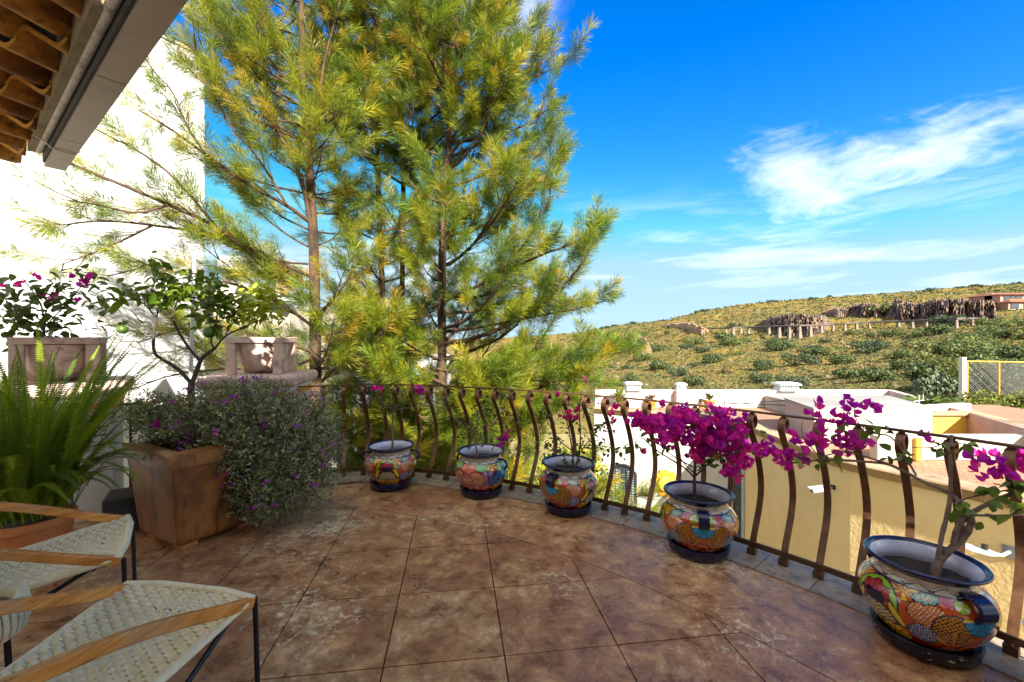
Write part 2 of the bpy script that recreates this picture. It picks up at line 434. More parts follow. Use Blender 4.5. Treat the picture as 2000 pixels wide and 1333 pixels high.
# border band slabs between the arc joint and the kerb
I0 = 34
inner = offs(0.893, I0); outer = offs(0.205, I0)
k0 = 0
cuts = [0, 34, 70, 104, 140, 172, len(inner) - 1]
for a, b in zip(cuts, cuts[1:]):
    if a >= len(inner) - 1: break
    b = min(b, len(inner) - 1)
    pl = [(p.x, p.y) for p in inner[a:b + 1]] + [(p.x, p.y) for p in outer[a:b + 1]][::-1]
    vs = []; g = Geo(); n = b - a
    eps = 0.002
    for q in range(n):
        pass
    top = [(p.x, p.y) for p in inner[a:b + 1]]; bot = [(p.x, p.y) for p in outer[a:b + 1]]
    V = [(x, y, 0) for x, y in top] + [(x, y, 0) for x, y in bot] + [(x, y, -.04) for x, y in top] + [(x, y, -.04) for x, y in bot]
    m_ = len(top); Fs = []
    for q in range(m_ - 1):
        Fs += [(q, q + 1, m_ + q + 1, m_ + q), (q + 1, q, 2 * m_ + q, 2 * m_ + q + 1), (m_ + q, m_ + q + 1, 3 * m_ + q + 1, 3 * m_ + q)]
    struct('border_slab', g.add(V, Fs), MF, parent=floor)
struct('border_slab', Geo().prism([(-5.2, 3.836), (inner[0].x - .004, inner[0].y), (outer[0].x - .004, outer[0].y), (-2.05, 4.40), (-2.5, 4.48), (-3.1, 4.74), (-4.3, 3.98)], -0.04, 0.0), MF, parent=floor)
kerb = empty('kerb', (0, 0, 0)); kerb['kind'] = 'structure'
ki, ko = offs(0.20, 4), offs(-0.13, 4)
q = 0
while q < len(ki) - 2:
    e = min(q + 15, len(ki) - 1); top = ki[q:e + 1]; bot = ko[q:e + 1]; z = 0.010 + R.uniform(-.002, .002)
    sh = 0.0025
    t0 = (top[1] - top[0]).normalized() * sh; t1 = (top[-1] - top[-2]).normalized() * sh
    top = [top[0] + t0] + top[1:-1] + [top[-1] - t1]; bot = [bot[0] + t0] + bot[1:-1] + [bot[-1] - t1]
    V = [(p.x, p.y, z) for p in top] + [(p.x, p.y, z) for p in bot] + [(p.x, p.y, -.2) for p in top] + [(p.x, p.y, -.2) for p in bot]
    m_ = len(top); Fs = []
    for k in range(m_ - 1):
        Fs += [(k, m_ + k, m_ + k + 1, k + 1), (k, k + 1, 2 * m_ + k + 1, 2 * m_ + k), (m_ + k + 1, m_ + k, 3 * m_ + k, 3 * m_ + k + 1), (2 * m_ + k, 2 * m_ + k + 1, 3 * m_ + k + 1, 3 * m_ + k)]
    Fs += [(0, 2 * m_, 3 * m_, m_), (m_ - 1, 2 * m_ - 1, 4 * m_ - 1, 3 * m_ - 1)]
    struct('kerb_stone', Geo().add(V, Fs), M_kerb, parent=kerb); q = e
M_white = M('white_plaster', [(0.50, 0.49, 0.47), (0.58, 0.57, 0.56), (0.62, 0.61, 0.60)], 0.8, 6, 0.85, 0.35, 18, 0.008)
M_ret = M('retaining_plaster', [(0.5, 0.42, 0.3), (0.6, 0.52, 0.4)], 1.2, 6, 0.9, 0.4, 18)
rw = [(p.x, p.y) for p in offs(-0.09, 2)]; rw2 = [(p.x, p.y) for p in offs(0.05, 2)]
gw = Geo()
V = [(x, y, -.205) for x, y in rw] + [(x, y, -5) for x, y in rw]; m_ = len(rw)
gw.add(V, [(k, k + 1, m_ + k + 1, m_ + k) for k in range(m_ - 1)])
struct('terrace_wall', gw, M_ret)

# ------------------------------------------------------------------ hillside terrain
def ip(x, tab): return np.interp(x, [a for a, _ in tab], [b for _, b in tab])
RIDGE = [(-900, 668), (900, 663), (1060, 657), (1130, 650), (1180, 641), (1240, 632), (1300, 626), (1340, 617), (1370, 608), (1450, 596), (1560, 584), (1700, 575), (1850, 563), (2000, 553), (2400, 530), (3300, 505)]
YR = [(800, 800), (1130, 620), (1300, 460), (1600, 400), (2000, 320), (2600, 240), (3300, 180)]
Y0 = [(800, 36), (1500, 32), (1760, 24), (1860, 17.5), (2000, 15.5), (2400, 12), (3300, 9)]
def hill(px, t, nz=True):
    y = 846 + (ip(px, RIDGE) - 846) * np.maximum(t, 0) ** 0.9
    a, b = ip(px, Y0), ip(px, YR)
    Y = a * (b / a) ** t
    z = H - (y - HZ) / F * Y
    X = (px - 1000) / F * Y
    if nz:
        w = np.clip(t * 4, 0, 1) * np.clip((1.02 - t) * 8, 0.25, 1)
        z = z + w * 0.012 * Y * (np.sin(X * 0.11 + 1.3 * np.sin(Y * 0.031)) * 0.5 + np.sin(X * 0.043 + Y * 0.027) * 0.6 + np.sin(X * 0.31 + Y * 0.13) * 0.2) * 0.5
    return X, Y, z
def hill_t(px, y): return ((846 - y) / (846 - ip(px, RIDGE))) ** (1 / 0.9)
def hill_pt(px, y):
    X, Y, z = hill(px, hill_t(px, y)); return Vector((float(X), float(Y), float(z)))
pxs = np.concatenate([np.linspace(500, 1080, 16), np.linspace(1100, 2080, 160), np.linspace(2120, 3300, 24)])
tt = np.concatenate([np.linspace(0, 1, 110), [1.03, 1.1, 1.25]])
PXg, Tg = np.meshgrid(pxs, tt)
X, Y, Z = hill(PXg, np.minimum(Tg, 1.0))
over = np.maximum(Tg - 1, 0); sc = 1 + over * 2.0
X = X * sc; Y = Y * sc; Z = Z - over * 260
Z = Z + NR.normal(0, 1, Z.shape) * 0.0011 * Y * (over == 0)
V = np.stack([X, Y, Z], -1).reshape(-1, 3); w_ = len(pxs); h_ = len(tt)
ii, jj = np.meshgrid(np.arange(w_ - 1), np.arange(h_ - 1)); a_ = (jj * w_ + ii).ravel()
Fq = np.stack([a_, a_ + 1, a_ + w_ + 1, a_ + w_], 1)
def mat_hill():
    m, nt, b = newmat('dry_hillside'); v = coords(nt, 'World')
    f = noise(nt, v, 0.045, 10, 0.68, 0.4); f2 = noise(nt, v, 0.4, 6, 0.7); f3 = noise(nt, v, 0.02, 4)
    f4 = noise(nt, v, 0.11, 8, 0.7, 0.8)
    c = ramp(nt, f, [(0.30, s2l('5c5828')), (0.42, s2l('6a6230')), (0.52, s2l('7c6d36')), (0.62, s2l('8d7640')), (0.74, s2l('82623c'))])
    c = mixc(nt, ramp(nt, f2, [(0.40, (0.75, 0.75, 0.75)), (0.56, (0, 0, 0))]), c, s2l('5a5428'))
    c = mixc(nt, ramp(nt, f4, [(0.46, (0, 0, 0)), (0.62, (.8, .8, .8))]), c, s2l('7a5a38'))
    c = mixc(nt, ramp(nt, f4, [(0.34, (.7, .7, .7)), (0.46, (0, 0, 0))]), c, s2l('5d6230'))
    c = mixc(nt, ramp(nt, f3, [(0.5, (0, 0, 0)), (0.66, (0.6, 0.6, 0.6))]), c, s2l('8a7028'))
    nt.links.new(c, b.inputs['Base Color']); b.inputs['Roughness'].default_value = 0.95; b.inputs['Specular IOR Level'].default_value = 0.1
    bump(nt, b, noise(nt, v, 0.9, 6, 0.7), 0.7, 0.6)
    return m
hm = npmesh('hillside', V, Fq, smooth=True)
hillside = put('hillside', hm, mat_hill()); hillside['kind'] = 'structure'
M_ground = M('garden_ground', [s2l('5a5228'), s2l('7d6f3c'), s2l('9a8450')], 0.4, 8, 0.95, 0.6, 3, 0.1, kind='World')
zmin = float(Z.min()) - 3
gg = Geo().prism([(-90, -60), (60, -60), (60, 30), (-90, 30)], -9, -5.2)
gg.add([(-6000, -400, zmin), (6000, -400, zmin), (6000, 8000, zmin), (-6000, 8000, zmin)], [(0, 1, 2, 3)])
struct('ground', gg, M_ground)

# leaf-clump meshes for distant shrubs
def clump(seed, n, col, flat=0.75):
    r = np.random.default_rng(seed)
    lob = r.normal(0, 0.33, (7, 3)); lob[:, 2] = np.abs(lob[:, 2]) * 0.7 + 0.25
    d = r.normal(size=(n, 3)); d /= np.linalg.norm(d, axis=1)[:, None]
    c = lob[r.integers(0, 7, n)] + d * (0.34 * r.uniform(0.55, 1.05, n))[:, None]
    c[:, 2] = np.maximum(c[:, 2] * flat, 0.0)
    a = r.normal(size=(n, 3)); a /= np.linalg.norm(a, axis=1)[:, None]; b_ = np.cross(a, d); b_ /= np.linalg.norm(b_, axis=1)[:, None] + 1e-9
    s = r.uniform(0.025, 0.06, n)[:, None]
    V = np.stack([c - a * s, c + b_ * s * 0.8, c + a * s, c - b_ * s * 0.8], 1).reshape(-1, 3)
    Fq = np.arange(4 * n).reshape(n, 4)
    cc = np.array(col)[None] * 1.0 * r.uniform(0.6, 1.45, n)[:, None]
    return V, Fq, np.repeat(cc, 4, 0)
M_tint = leafmat('leaf_tint', None, None, 0.6, 0.22, 'tint')
BUSH = []
for k, col in enumerate([(0.060, 0.080, 0.020), (0.085, 0.105, 0.022), (0.050, 0.070, 0.028), (0.12, 0.13, 0.028), (0.10, 0.085, 0.035)]):
    V, Fq, C = clump(20 + k, 1300, col); BUSH.append(npmesh('bush', V, Fq, C))
BUSHES = []
def bush(px, y, wpx, k, label, group=None, hs=1.0):
    p = hill_pt(px, y); s = wpx / F * p.y / 1.25
    o = put('bush', BUSH[k], M_tint, None, p - Vector((0, 0, 0.05 * s))); o.scale = (s, s, s * hs * R.uniform(0.75, 1.05)); o.rotation_euler = (0, 0, R.uniform(0, 6.3))
    BUSHES.append((px, y, o, label)); return tag(o, label, 'bush', group)
named = [(1350, 590, 0), (1245, 640, 0), (1350, 672, 22), (1420, 663, 30), (1430, 680, 28), (1510, 668, 16), (1285, 682, 22), (1520, 690, 40), (1590, 700, 36), (1490, 722, 30), (1390, 708, 30), (1290, 720, 30),
         (1260, 705, 26), (1325, 730, 22), (1590, 690, 20), (1695, 690, 36), (1738, 660, 24), (1782, 660, 26), (1640, 712, 30), (1760, 720, 30), (1570, 715, 32), (1660, 740, 34), (1480, 745, 28), (1360, 748, 30), (1230, 745, 30), (1720, 745, 40),
         (1545, 752, 34), (1435, 640, 14), (1250, 660, 16), (1700, 620, 0), (1755, 700, 30), (1610, 668, 14), (1660, 655, 14), (1860, 640, 34), (1840, 655, 30)]
GB = 'bushes scattered on the dry hillside'
for x, y, w in named:
    if w: bush(x, y, w * 1.4, R.choice([0, 0, 2, 2, 1]), 'dark green rounded bush', GB)
bush(1725, 622, 42, 1, 'wide green bush at the foot of the dark cliff', GB, 1.2)
bush(1850, 690, 80, 1, 'broad mid green bush on the slope left of the leafy thicket', GB)
GT = 'leafy bushes on the nearer right slope'
for k in range(75):
    px = R.uniform(1830, 2040); y = R.uniform(624, 780)
    if px < 1900 and y < 640 + (1900 - px) * 0.8: continue
    bush(px, y, R.uniform(.75, 1.25) * (20 + (y - 624) * .45), R.choice([0, 1, 1, 3, 3, 0]), 'leafy green bush', GT, 1.1)
for k in range(30):
    px = R.uniform(1150, 1840); y = R.uniform(650, 765)
    bush(px, y, R.uniform(9, 26), R.choice([0, 2, 4, 1]), 'small dark bush', 'small bushes on the hillside')
# skyline bushes
for k in range(40):
    px = R.uniform(1140, 2080); y = float(ip(px, RIDGE)) + R.uniform(0.5, 3)
    bush(px, y, R.uniform(5, 12), R.choice([0, 2]), 'small dark bush', 'bushes along the skyline')
COLS = [(1240, 'beside the pine tips'), (1295, 'above the left roof chimney'), (1370, 'above the middle roof chimney'), (1470, 'right of the middle chimney'), (1540, 'above the right roof chimney'), (1640, 'right of the right chimney'), (1740, 'above the long white parapet'), (1840, 'above the mauve parapet'), (1905, 'over the fence end post'), (1960, 'over the left fence bay'), (9999, 'over the right fence bay')]
ORDN = ['leftmost', 'second', 'third', 'fourth', 'fifth', 'sixth', 'seventh', 'eighth', 'ninth', 'tenth', 'eleventh', 'twelfth', 'thirteenth', 'fourteenth', 'fifteenth', 'sixteenth', 'seventeenth', 'eighteenth', 'nineteenth', 'twentieth', 'twenty-first', 'twenty-second', 'twenty-third', 'twenty-fourth', 'twenty-fifth', 'twenty-sixth', 'twenty-seventh', 'twenty-eighth', 'twenty-ninth', 'thirtieth']
cells = {}
for px, y, o, lab in BUSHES:
    rd = float(ip(px, RIDGE)); c_ = next(t for lim, t in COLS if px < lim)
    row = 'on the skyline' if y < rd + 3.2 else 'high on the slope' if y < 655 else 'mid slope' if y < 700 else 'low on the slope'
    sz = lab.split(' bush')[0] + ' bush'
    cells.setdefault((sz, row, c_), []).append((px, o))
for (sz, row, c_), l_ in cells.items():
    l_.sort(key=lambda q: q[0])
    for i, (px, o) in enumerate(l_):
        if o.get('group') is None: continue
        o['label'] = f'{sz} {row} {c_}' + ('' if len(l_) == 1 else ', ' + (ORDN[min(i, 29)] if i == 0 else ORDN[min(i, 29)] + ' from left'))
# scrub: low plants nobody could count
def scrub_mesh():
    n = 34000
    px = NR.uniform(1090, 2090, n); t = NR.uniform(0.05, 1.0, n) ** 0.8
    # leave the cliff band free
    X, Y, Z = hill(px, t)
    r = NR
    k = 4
    s = (0.0019 * Y * r.uniform(0.5, 1.7, n) + 0.06)
    base = np.stack([X, Y, Z], 1)
    Vs = []; Cs = []
    pal = np.array([(0.07, 0.09, 0.022), (0.10, 0.11, 0.026), (0.14, 0.125, 0.036), (0.18, 0.145, 0.042), (0.075, 0.07, 0.035), (0.15, 0.105, 0.05), (0.085, 0.11, 0.022)])
    green = np.clip((px - 1750) / 250, 0, 1) * 0.6
    pch = np.sin(X * .05 + 2 * np.sin(Y * .02)) + np.sin(Y * .045 + X * .02 + 1.0); ci = r.integers(0, len(pal), n); ci = np.where((pch > .5) & (r.uniform(0, 1, n) < .7), r.choice([0, 1, 4, 6], n), ci); ci = np.where(r.uniform(0, 1, n) < green, r.choice([0, 1, 6], n), ci)
    cc = pal[ci] * 0.95 * r.uniform(0.8, 1.2, n)[:, None]
    for q in range(k):
        off = r.normal(0, 0.7, (n, 3)) * s[:, None]; off[:, 2] = np.abs(off[:, 2]) * 0.55
        c = base + off
        a = r.normal(size=(n, 3)); a /= np.linalg.norm(a, axis=1)[:, None]
        b_ = r.normal(size=(n, 3)); b_ -= a * (a * b_).sum(1)[:, None]; b_ /= np.linalg.norm(b_, axis=1)[:, None]
        ss = s[:, None] * 0.62
        Vs.append(np.stack([c - a * ss, c + b_ * ss, c + a * ss, c - b_ * ss], 1)); Cs.append(np.repeat((cc * r.uniform(0.75, 1.25, n)[:, None])[:, None], 4, 1))
    V = np.concatenate(Vs).reshape(-1, 3); C = np.concatenate(Cs).reshape(-1, 3)
    return npmesh('scrub', V, np.arange(len(V)).reshape(-1, 4), C)
tag(put('scrub', scrub_mesh(), M_tint), 'low dry scrub and grass covering the hillside', 'scrub', kind='stuff')

# cliffs
M_cliff = M('cliff_rock', [s2l('2c2223'), s2l('4e3e38'), s2l('84694f'), s2l('3a2e2c')], 0.25, 9, 0.95, 1.0, 0.7, 0.6, kind='World', lo=0.34, hi=0.68)  # darkened mix puts the shade of the cliff faces into the colour
M_cliff2 = M('tan_rock', [s2l('5e4b35'), s2l('87694a'), s2l('9a7c58'), s2l('6c553b')], 0.3, 9, 0.95, 1.0, 0.8, 0.5, kind='World', lo=0.34, hi=0.68)
def cliff(tops, seed, mat, depth=0.06):
    g = Geo(); nx, nj = 0, 12; r = random.Random(seed); cols = []
    x = tops[0][0]
    jit = 0.0; hj = 0
    while x <= tops[-1][0]:
        if r.random() < 0.22: jit = r.uniform(-1.3, 1.3); hj = hj * .4 + r.uniform(-0.08, 0.08)
        yt = float(np.interp(x, [a for a, _, _ in tops], [b for _, b, _ in tops])); yb = float(np.interp(x, [a for a, _, _ in tops], [b for _, _, b in tops]))
        B = hill_pt(x, yb); T = hill_pt(x, yt); col = []
        for j in range(nj + 1):
            s = j / nj
            zz = B.z + (T.z - B.z) * min(1, s * 1.12) * (1 + hj * (s > 0.4))
            dd = B.y + (T.y - B.y) * (0.18 * s + 0.82 * max(0, s - 0.85) / 0.15)
            dd += jit * depth * 0.22 * (T.z - B.z) * math.sin(math.pi * min(1, s * 1.2)) + r.uniform(-1, 1) * 0.13 * (T.z - B.z) * (0 < j < nj)
            zz += r.uniform(-0.03, 0.03) * (T.z - B.z) * (0 < j < nj)
            zz = H - (yb + (yt - yb) * min(1, s * 1.1) * (1 + hj * (s > .4)) - HZ) / F * dd + (r.uniform(-.05, .05) * (T.z - B.z) if 0 < j < nj else 0)
            if j == 0: zz -= 1.5
            u = (x + r.uniform(-0.8, 0.8) - 1000) / F
            col.append((u * dd, dd, zz))
        cols.append(col); x += r.uniform(0.9, 2.2)
    V = [p for c in cols for p in c]; m = nj + 1
    return g.add(V, [(i * m + j, (i + 1) * m + j, (i + 1) * m + j + 1, i * m + j + 1) for i in range(len(cols) - 1) for j in range(nj)])
for nm, tops, mt in (('cliff', [(1604, 611, 620), (1635, 603, 627), (1660, 599, 623), (1700, 593, 629), (1722, 598, 624), (1760, 588, 630), (1800, 593, 628), (1840, 586, 630), (1905, 586, 629), (1948, 590, 622)], M_cliff),
                     ('cliff', [(1488, 628, 640), (1500, 621, 650), (1540, 616, 657), (1590, 618, 656), (1606, 616, 650), (1622, 622, 636)], M_cliff),
                     ('rock_outcrop', [(1196, 668, 676), (1212, 658, 690), (1240, 655, 698), (1262, 664, 700), (1275, 686, 698)], M_cliff2),
                     ('rock_outcrop', [(1300, 634, 642), (1340, 630, 650), (1370, 636, 655), (1385, 645, 652)], M_cliff2)):
    struct(nm, cliff(tops, hash(len(tops)) + int(tops[0][0]), mt, 1.2), mt)
# loose pale boulders on the slope
M_bould = M('boulder', [(0.13, 0.105, 0.075), (0.22, 0.185, 0.14)], 0.5, 5, 0.9, 0.6, 2, 0.2)
bo = []
for k in range(3):
    g = Geo().sphere((0, 0, 0), 0.5, 7, 5)
    rr_ = random.Random(k)
    for p in g.v: p *= rr_.uniform(0.7, 1.2)
    bo.append(g.mesh('boulder'))
BOULD = []
for k in range(34):
    px = R.uniform(1200, 1800); y = R.uniform(664, 750); p = hill_pt(px, y); s = R.uniform(4, 11) / F * p.y
    o = put('boulder', bo[k % 3], M_bould, None, p); o.scale = (s, s, s * 0.7); o.rotation_euler = (0, 0, R.uniform(0, 6))
    BOULD.append((px, y, o)); tag(o, 'pale boulder', 'boulder', 'boulders on the hillside')

bc = {}
for px, y, o in BOULD:
    c_ = next(t for lim, t in COLS if px < lim); bc.setdefault((c_, 'mid slope' if y < 705 else 'low on the slope'), []).append((px, o))
for (c_, row), l_ in bc.items():
    l_.sort(key=lambda q: q[0])
    for i, (px, o) in enumerate(l_): o['label'] = f'pale boulder {row} {c_}' + ('' if len(l_) == 1 else ', ' + ORDN[i] + (' from left' if i else ''))

# aqueduct: channel on tapered piers
M_pier = M('pier_stone', [s2l('5c5246'), s2l('7a6e5e'), s2l('685d50')], 0.6, 6, 0.9, 0.5, 3, 0.1)
M_pipe = M('channel_pipe', [s2l('4a4038'), s2l('5d5248')], 0.6, 4, 0.8, 0)
aq0 = hill_pt(1560, 657)
aq = empty('aqueduct', aq0, 'thin channel on pale tapered piers crossing the hillside under the cliff', 'aqueduct')
pier = [(1418, 642.5, 653), (1432, 642, 655), (1447, 641.5, 652), (1462, 641, 651), (1502, 639.5, 654), (1522, 639, 658), (1542, 638.5, 661), (1562, 638, 660), (1583, 637.5, 657), (1604, 637, 651), (1627, 636, 646), (1650, 634, 645), (1673, 632.5, 640), (1698, 631, 638),
        (1755, 629.5, 635), (1782, 628.5, 638), (1809, 627.5, 642), (1838, 626.5, 640), (1868, 625.5, 647), (1899, 624.5, 634)]
line = []
for x, yt, yb in pier:
    B = hill_pt(x, yb); Y = B.y; T = PX(x, yt, Y); hh = T.z - B.z; w0 = 7.5 / F * Y * min(1, 0.55 + hh / 12); w1 = 3.0 / F * Y
    part(aq, 'pier', Geo().box(((B.x), Y, (B.z + T.z) / 2 - 0.5), (w0, w0, hh + 1.0), 0, w1 / w0), M_pier)
    line.append(T + Vector((0, 0, 0.3)))
line = [hill_pt(1312, 645)] + line + [hill_pt(1925, 622)]
part(aq, 'channel', Geo().tube(line, 0.42, 6), M_pipe)

# house on the hill
M_pink = M('pink_render', [s2l('a37c6c'), s2l('b48c7a')], 0.4, 4, 0.9, 0.2, 3)
M_tileroof = M('clay_roof', [s2l('6e3c26'), s2l('8a5234'), s2l('603422')], 1.5, 5, 0.85, 0.6, 4, 0.1)
M_glass = M('dark_glass', [(0.05, 0.06, 0.07)], rough=0.1, bmp=0)
hp = hill_pt(1990, 607); Yh = hp.y
def hx(px, py, dy=0): return PX(px, py, Yh + dy)
hh_ = empty('hill_house', hp, 'two storey pinkish house with tiled roofs high on the right hillside', 'house')
def hbox(par, nm, x0, x1, y0, y1, d0, d1, mt):
    a, b = hx(x0, y1), hx(x1, y0)
    return part(par, nm, Geo().box(((a.x + b.x) / 2, Yh + (d0 + d1) / 2, (a.z + b.z) / 2), (abs(b.x - a.x), d1 - d0, abs(b.z - a.z))), mt)
wall_ = hbox(hh_, 'wall', 1954, 2060, 576, 612, 0, 12, M_pink)
hbox(hh_, 'lower_wall', 1953, 2060, 591, 607, -3, -0.1, M_pink)
hbox(hh_, 'chimney', 1954, 1959, 572, 584, 3, 6, M_white)
for x0, x1 in ((1960, 1971), (1972.5, 1982), (1983.5, 1996)):
    hbox(hh_, 'window', x0, x1, 579, 587, -0.25, 0.3, M_glass)
for x0, x1 in ((1957, 1972), (1982, 1994)): hbox(hh_, 'window', x0, x1, 594, 604, -3.3, -2.9, M_glass)
for (xa, xb, ya, yb_, d0, d1) in ((1950, 2064, 573, 576, -1.2, 14), (1950, 2064, 588.5, 591.5, -4.2, 0.2)):
    a, b = hx(xa, yb_), hx(xb, yb_); t_ = hx(xa, ya).z
    part(hh_, 'roof', Geo().add([(a.x, Yh + d0, a.z), (b.x, Yh + d0, a.z), (b.x, Yh + d1, a.z), (a.x, Yh + d1, a.z), (a.x + 2, Yh + (d0 + d1) / 2, t_ + 0.8), (b.x - 2, Yh + (d0 + d1) / 2, t_ + .8)], [(0, 1, 5, 4), (1, 2, 5), (2, 3, 4, 5), (3, 0, 4), (3, 2, 1, 0)]), M_tileroof)

# ------------------------------------------------------------------ the yellow and white neighbour house below the railing
M_yel = M('yellow_plaster', [s2l('d8b878'), s2l('e0c48c'), s2l('e6cd9a')], 0.7, 7, 0.9, 0.9, 16, 0.012)
M_yel2 = M('bright_yellow_plaster', [s2l('c79c2e'), s2l('d9b044')], 0.9, 6, 0.9, 0.5, 14, 0.01)
M_cream = M('cream_plaster', [s2l('b3a78f'), s2l('beb49e'), s2l('a99c84')], 0.7, 7, 0.9, 0.4, 14, 0.01)
M_mauve = M('mauve_plaster', [s2l('a5877c'), s2l('b59a8f'), s2l('987a70')], 0.5, 8, 0.9, 0.4, 14, 0.01)
M_wstain = M('weathered_white', [s2l('938c82'), s2l('b9b4ac'), s2l('c6c2bc'), s2l('bfbab2')], 1.6, 9, 0.9, 0.3, 14, 0.01, lo=0.28, hi=0.55)
M_corn = M('cantera_moulding', [s2l('8a7056'), s2l('a08868'), s2l('745d45')], 1.4, 7, 0.9, 0.5, 20, 0.01)
def mat_brick(name, c1, c2, cm_, sc):
    m, nt, b = newmat(name); v = coords(nt, 'World')
    t = nd(nt, 'ShaderNodeTexBrick'); t.inputs['Scale'].default_value = sc; t.inputs['Color1'].default_value = (*c1, 1); t.inputs['Color2'].default_value = (*c2, 1); t.inputs['Mortar'].default_value = (*cm_, 1)
    t.inputs['Mortar Size'].default_value = 0.03; mp = nd(nt, 'ShaderNodeMapping'); mp.inputs['Rotation'].default_value = (0, 0, 0.7)
    nt.links.new(v, mp.inputs[0]); nt.links.new(mp.outputs[0], t.inputs['Vector'])
    f = noise(nt, v, 2.0, 8, 0.7)
    nt.links.new(mixc(nt, ramp(nt, f, [(0.35, (0.6, 0.6, 0.6)), (0.65, (1, 1, 1))]), s2l('6d4a36'), t.outputs['Color']), b.inputs['Base Color'])
    b.inputs['Roughness'].default_value = 0.9; bump(nt, b, t.outputs['Fac'], -0.4, 0.02); return m
M_paver = mat_brick('clay_pavers', s2l('a06e50'), s2l('b5825f'), s2l('7a5a46'), 2.6)
zt = -0.65
W0 = GP(1161, 800, zt); W1 = GP(1433, 823, zt); W1b = GP(1470, 833, zt); Y1 = GP(1632, 902, zt); Y2 = GP(2000, 985, zt)
dirY = (Y2 - Y1).normalized(); Y3 = Y2 + dirY * 4.0
nb = empty('courtyard_house', (5.8, 8.0, -5.2), 'yellow and white house with a brick roof terrace just below the railing', 'house')
edge = [W0, W1, Y1 - (Y1 - W1).normalized() * 0.5, Y1 - (Y1 - W1).normalized() * 0.2 + dirY * 0.02, Y1 + dirY * 0.22, Y1 + dirY * 0.5, Y2, Y3]
E2 = [(p.x, p.y) for p in edge]
# inner body and roof terrace
back = [(16, Y3.y), (16, 14.2), (2.6, 14.2)]
body = Geo().prism([(W0.x + .3, W0.y + .35), (W1.x + .35, W1.y + .25), (Y1.x + .4, Y1.y + .1), (Y3.x + .35, Y3.y + .2), (16, Y3.y + .2), (16, 14.2), (W0.x + .3, 14.2)], -5.2, zt - 0.03)
part(nb, 'roof_terrace', body, M_paver)
def wallstrip(pts, th, z0, z1):
    P = [Vector((p[0], p[1])) for p in pts]; n = len(P); vs = []
    for i in range(n):
        a = (P[i] - P[i - 1]).normalized() if i else (P[1] - P[0]).normalized()
        b = (P[i + 1] - P[i]).normalized() if i < n - 1 else a
        q = (Vector((-a.y, a.x)) + Vector((-b.y, b.x))); q = q / max(0.4, q.dot(Vector((-a.y, a.x))))
        vs += [(P[i].x, P[i].y, z0), (P[i].x, P[i].y, z1), (P[i].x + q.x * th, P[i].y + q.y * th, z1), (P[i].x + q.x * th, P[i].y + q.y * th, z0)]
    fs = [(i * 4 + k, i * 4 + (k + 1) % 4, (i + 1) * 4 + (k + 1) % 4, (i + 1) * 4 + k) for i in range(n - 1) for k in range(4)]
    return Geo().add(vs, fs + [(0, 1, 2, 3), ((n - 1) * 4 + 3, (n - 1) * 4 + 2, (n - 1) * 4 + 1, (n - 1) * 4)])
yw = part(nb, 'yellow_wall', wallstrip(E2[1:], 0.3, -5.2, zt - 0.01), M_yel)
ww = part(nb, 'white_wall', wallstrip([E2[0], (E2[1][0] - .004, E2[1][1] + .004)], 0.3, -5.2, zt - 0.01), M_wstain)
cp = [(-0.28, zt + .004), (-0.28, zt + .075), (0.12, zt + .075), (0.135, zt + .05), (0.12, zt + .02), (0.08, zt - .01), (0.07, zt - .06), (0.03, zt - .09), (0.0015, zt - .11), (0.0015, zt + .004)]
part(nb, 'cornice', sweep(E2, cp), M_corn, 50)
# back parapet with three chimney vents
zp = -0.12
PB0 = GP(1162, 797, zt); PB0.y = 13.55; PB0.x = (1163 - 1000) / F * 13.55
PB1 = Vector((740 / F * 13.55, 13.55, 0))
part(nb, 'parapet', Geo().prism([(PB0.x, 13.55), (PB1.x, 13.55), (PB1.x, 13.75), (PB0.x, 13.75)], zt - 0.02, zp), M_wstain, bev=0.01)
part(nb, 'parapet', Geo().prism([(PB0.x, 13.548), (PB0.x + .2, 13.548), (W0.x + .25, W0.y + .12), (W0.x + .05, W0.y + .12)], zt - 0.02, zp - .004), M_wstain)
PM = GP(2010, 840, zp)
part(nb, 'parapet', wallstrip([(PB1.x + .004, 13.74), (PM.x, PM.y), (PM.x - 0.5, PM.y - 1.2)], 0.18, zt - 0.02, zp + 0.003), M_mauve)
def chimney(px0, px1, pyt, Yc, nsl):
    x0, x1 = (px0 - 1000) / F * Yc, (px1 - 1000) / F * Yc; w = x1 - x0; zt_ = H - (pyt - HZ) / F * Yc; cx = (x0 + x1) / 2; hgt = zt_ - zp
    c = part(nb, 'chimney', Geo().box((cx, Yc + .1, zp + .03), (w, w * .7, .07)), M_white)
    for i in range(nsl):
        part(c, 'slat', Geo().box((x0 + w * (i + .5) / nsl, Yc + .1, zp + .065 + (hgt - .13) / 2), (w / nsl * .5, w * .62, hgt - .13)), M_white)
    part(c, 'core', Geo().box((cx, Yc + .12, zp + .065 + (hgt - .14) / 2), (w * .7, w * .4, hgt - .14)), M('dark_core', [(0.04, 0.035, 0.03)], rough=0.9, bmp=0))  # near-black core behind the slats
    part(c, 'chimney_cap', Geo().box((cx, Yc + .1, zt_ - .035), (w * 1.12, w * .85, .05)).box((cx, Yc + .1, zt_ + .005), (w * .9, w * .65, .03)), M_white)
chimney(1224, 1252, 748, 13.5, 7); chimney(1323, 1341, 750, 13.5, 4); chimney(1521, 1558, 749, 13.5, 7)
part(nb, 'buttress', Geo().box(((1322 - 1000) / F * 13.5, 13.45, -0.39), (0.16, 0.3, 0.54)), M_mauve)
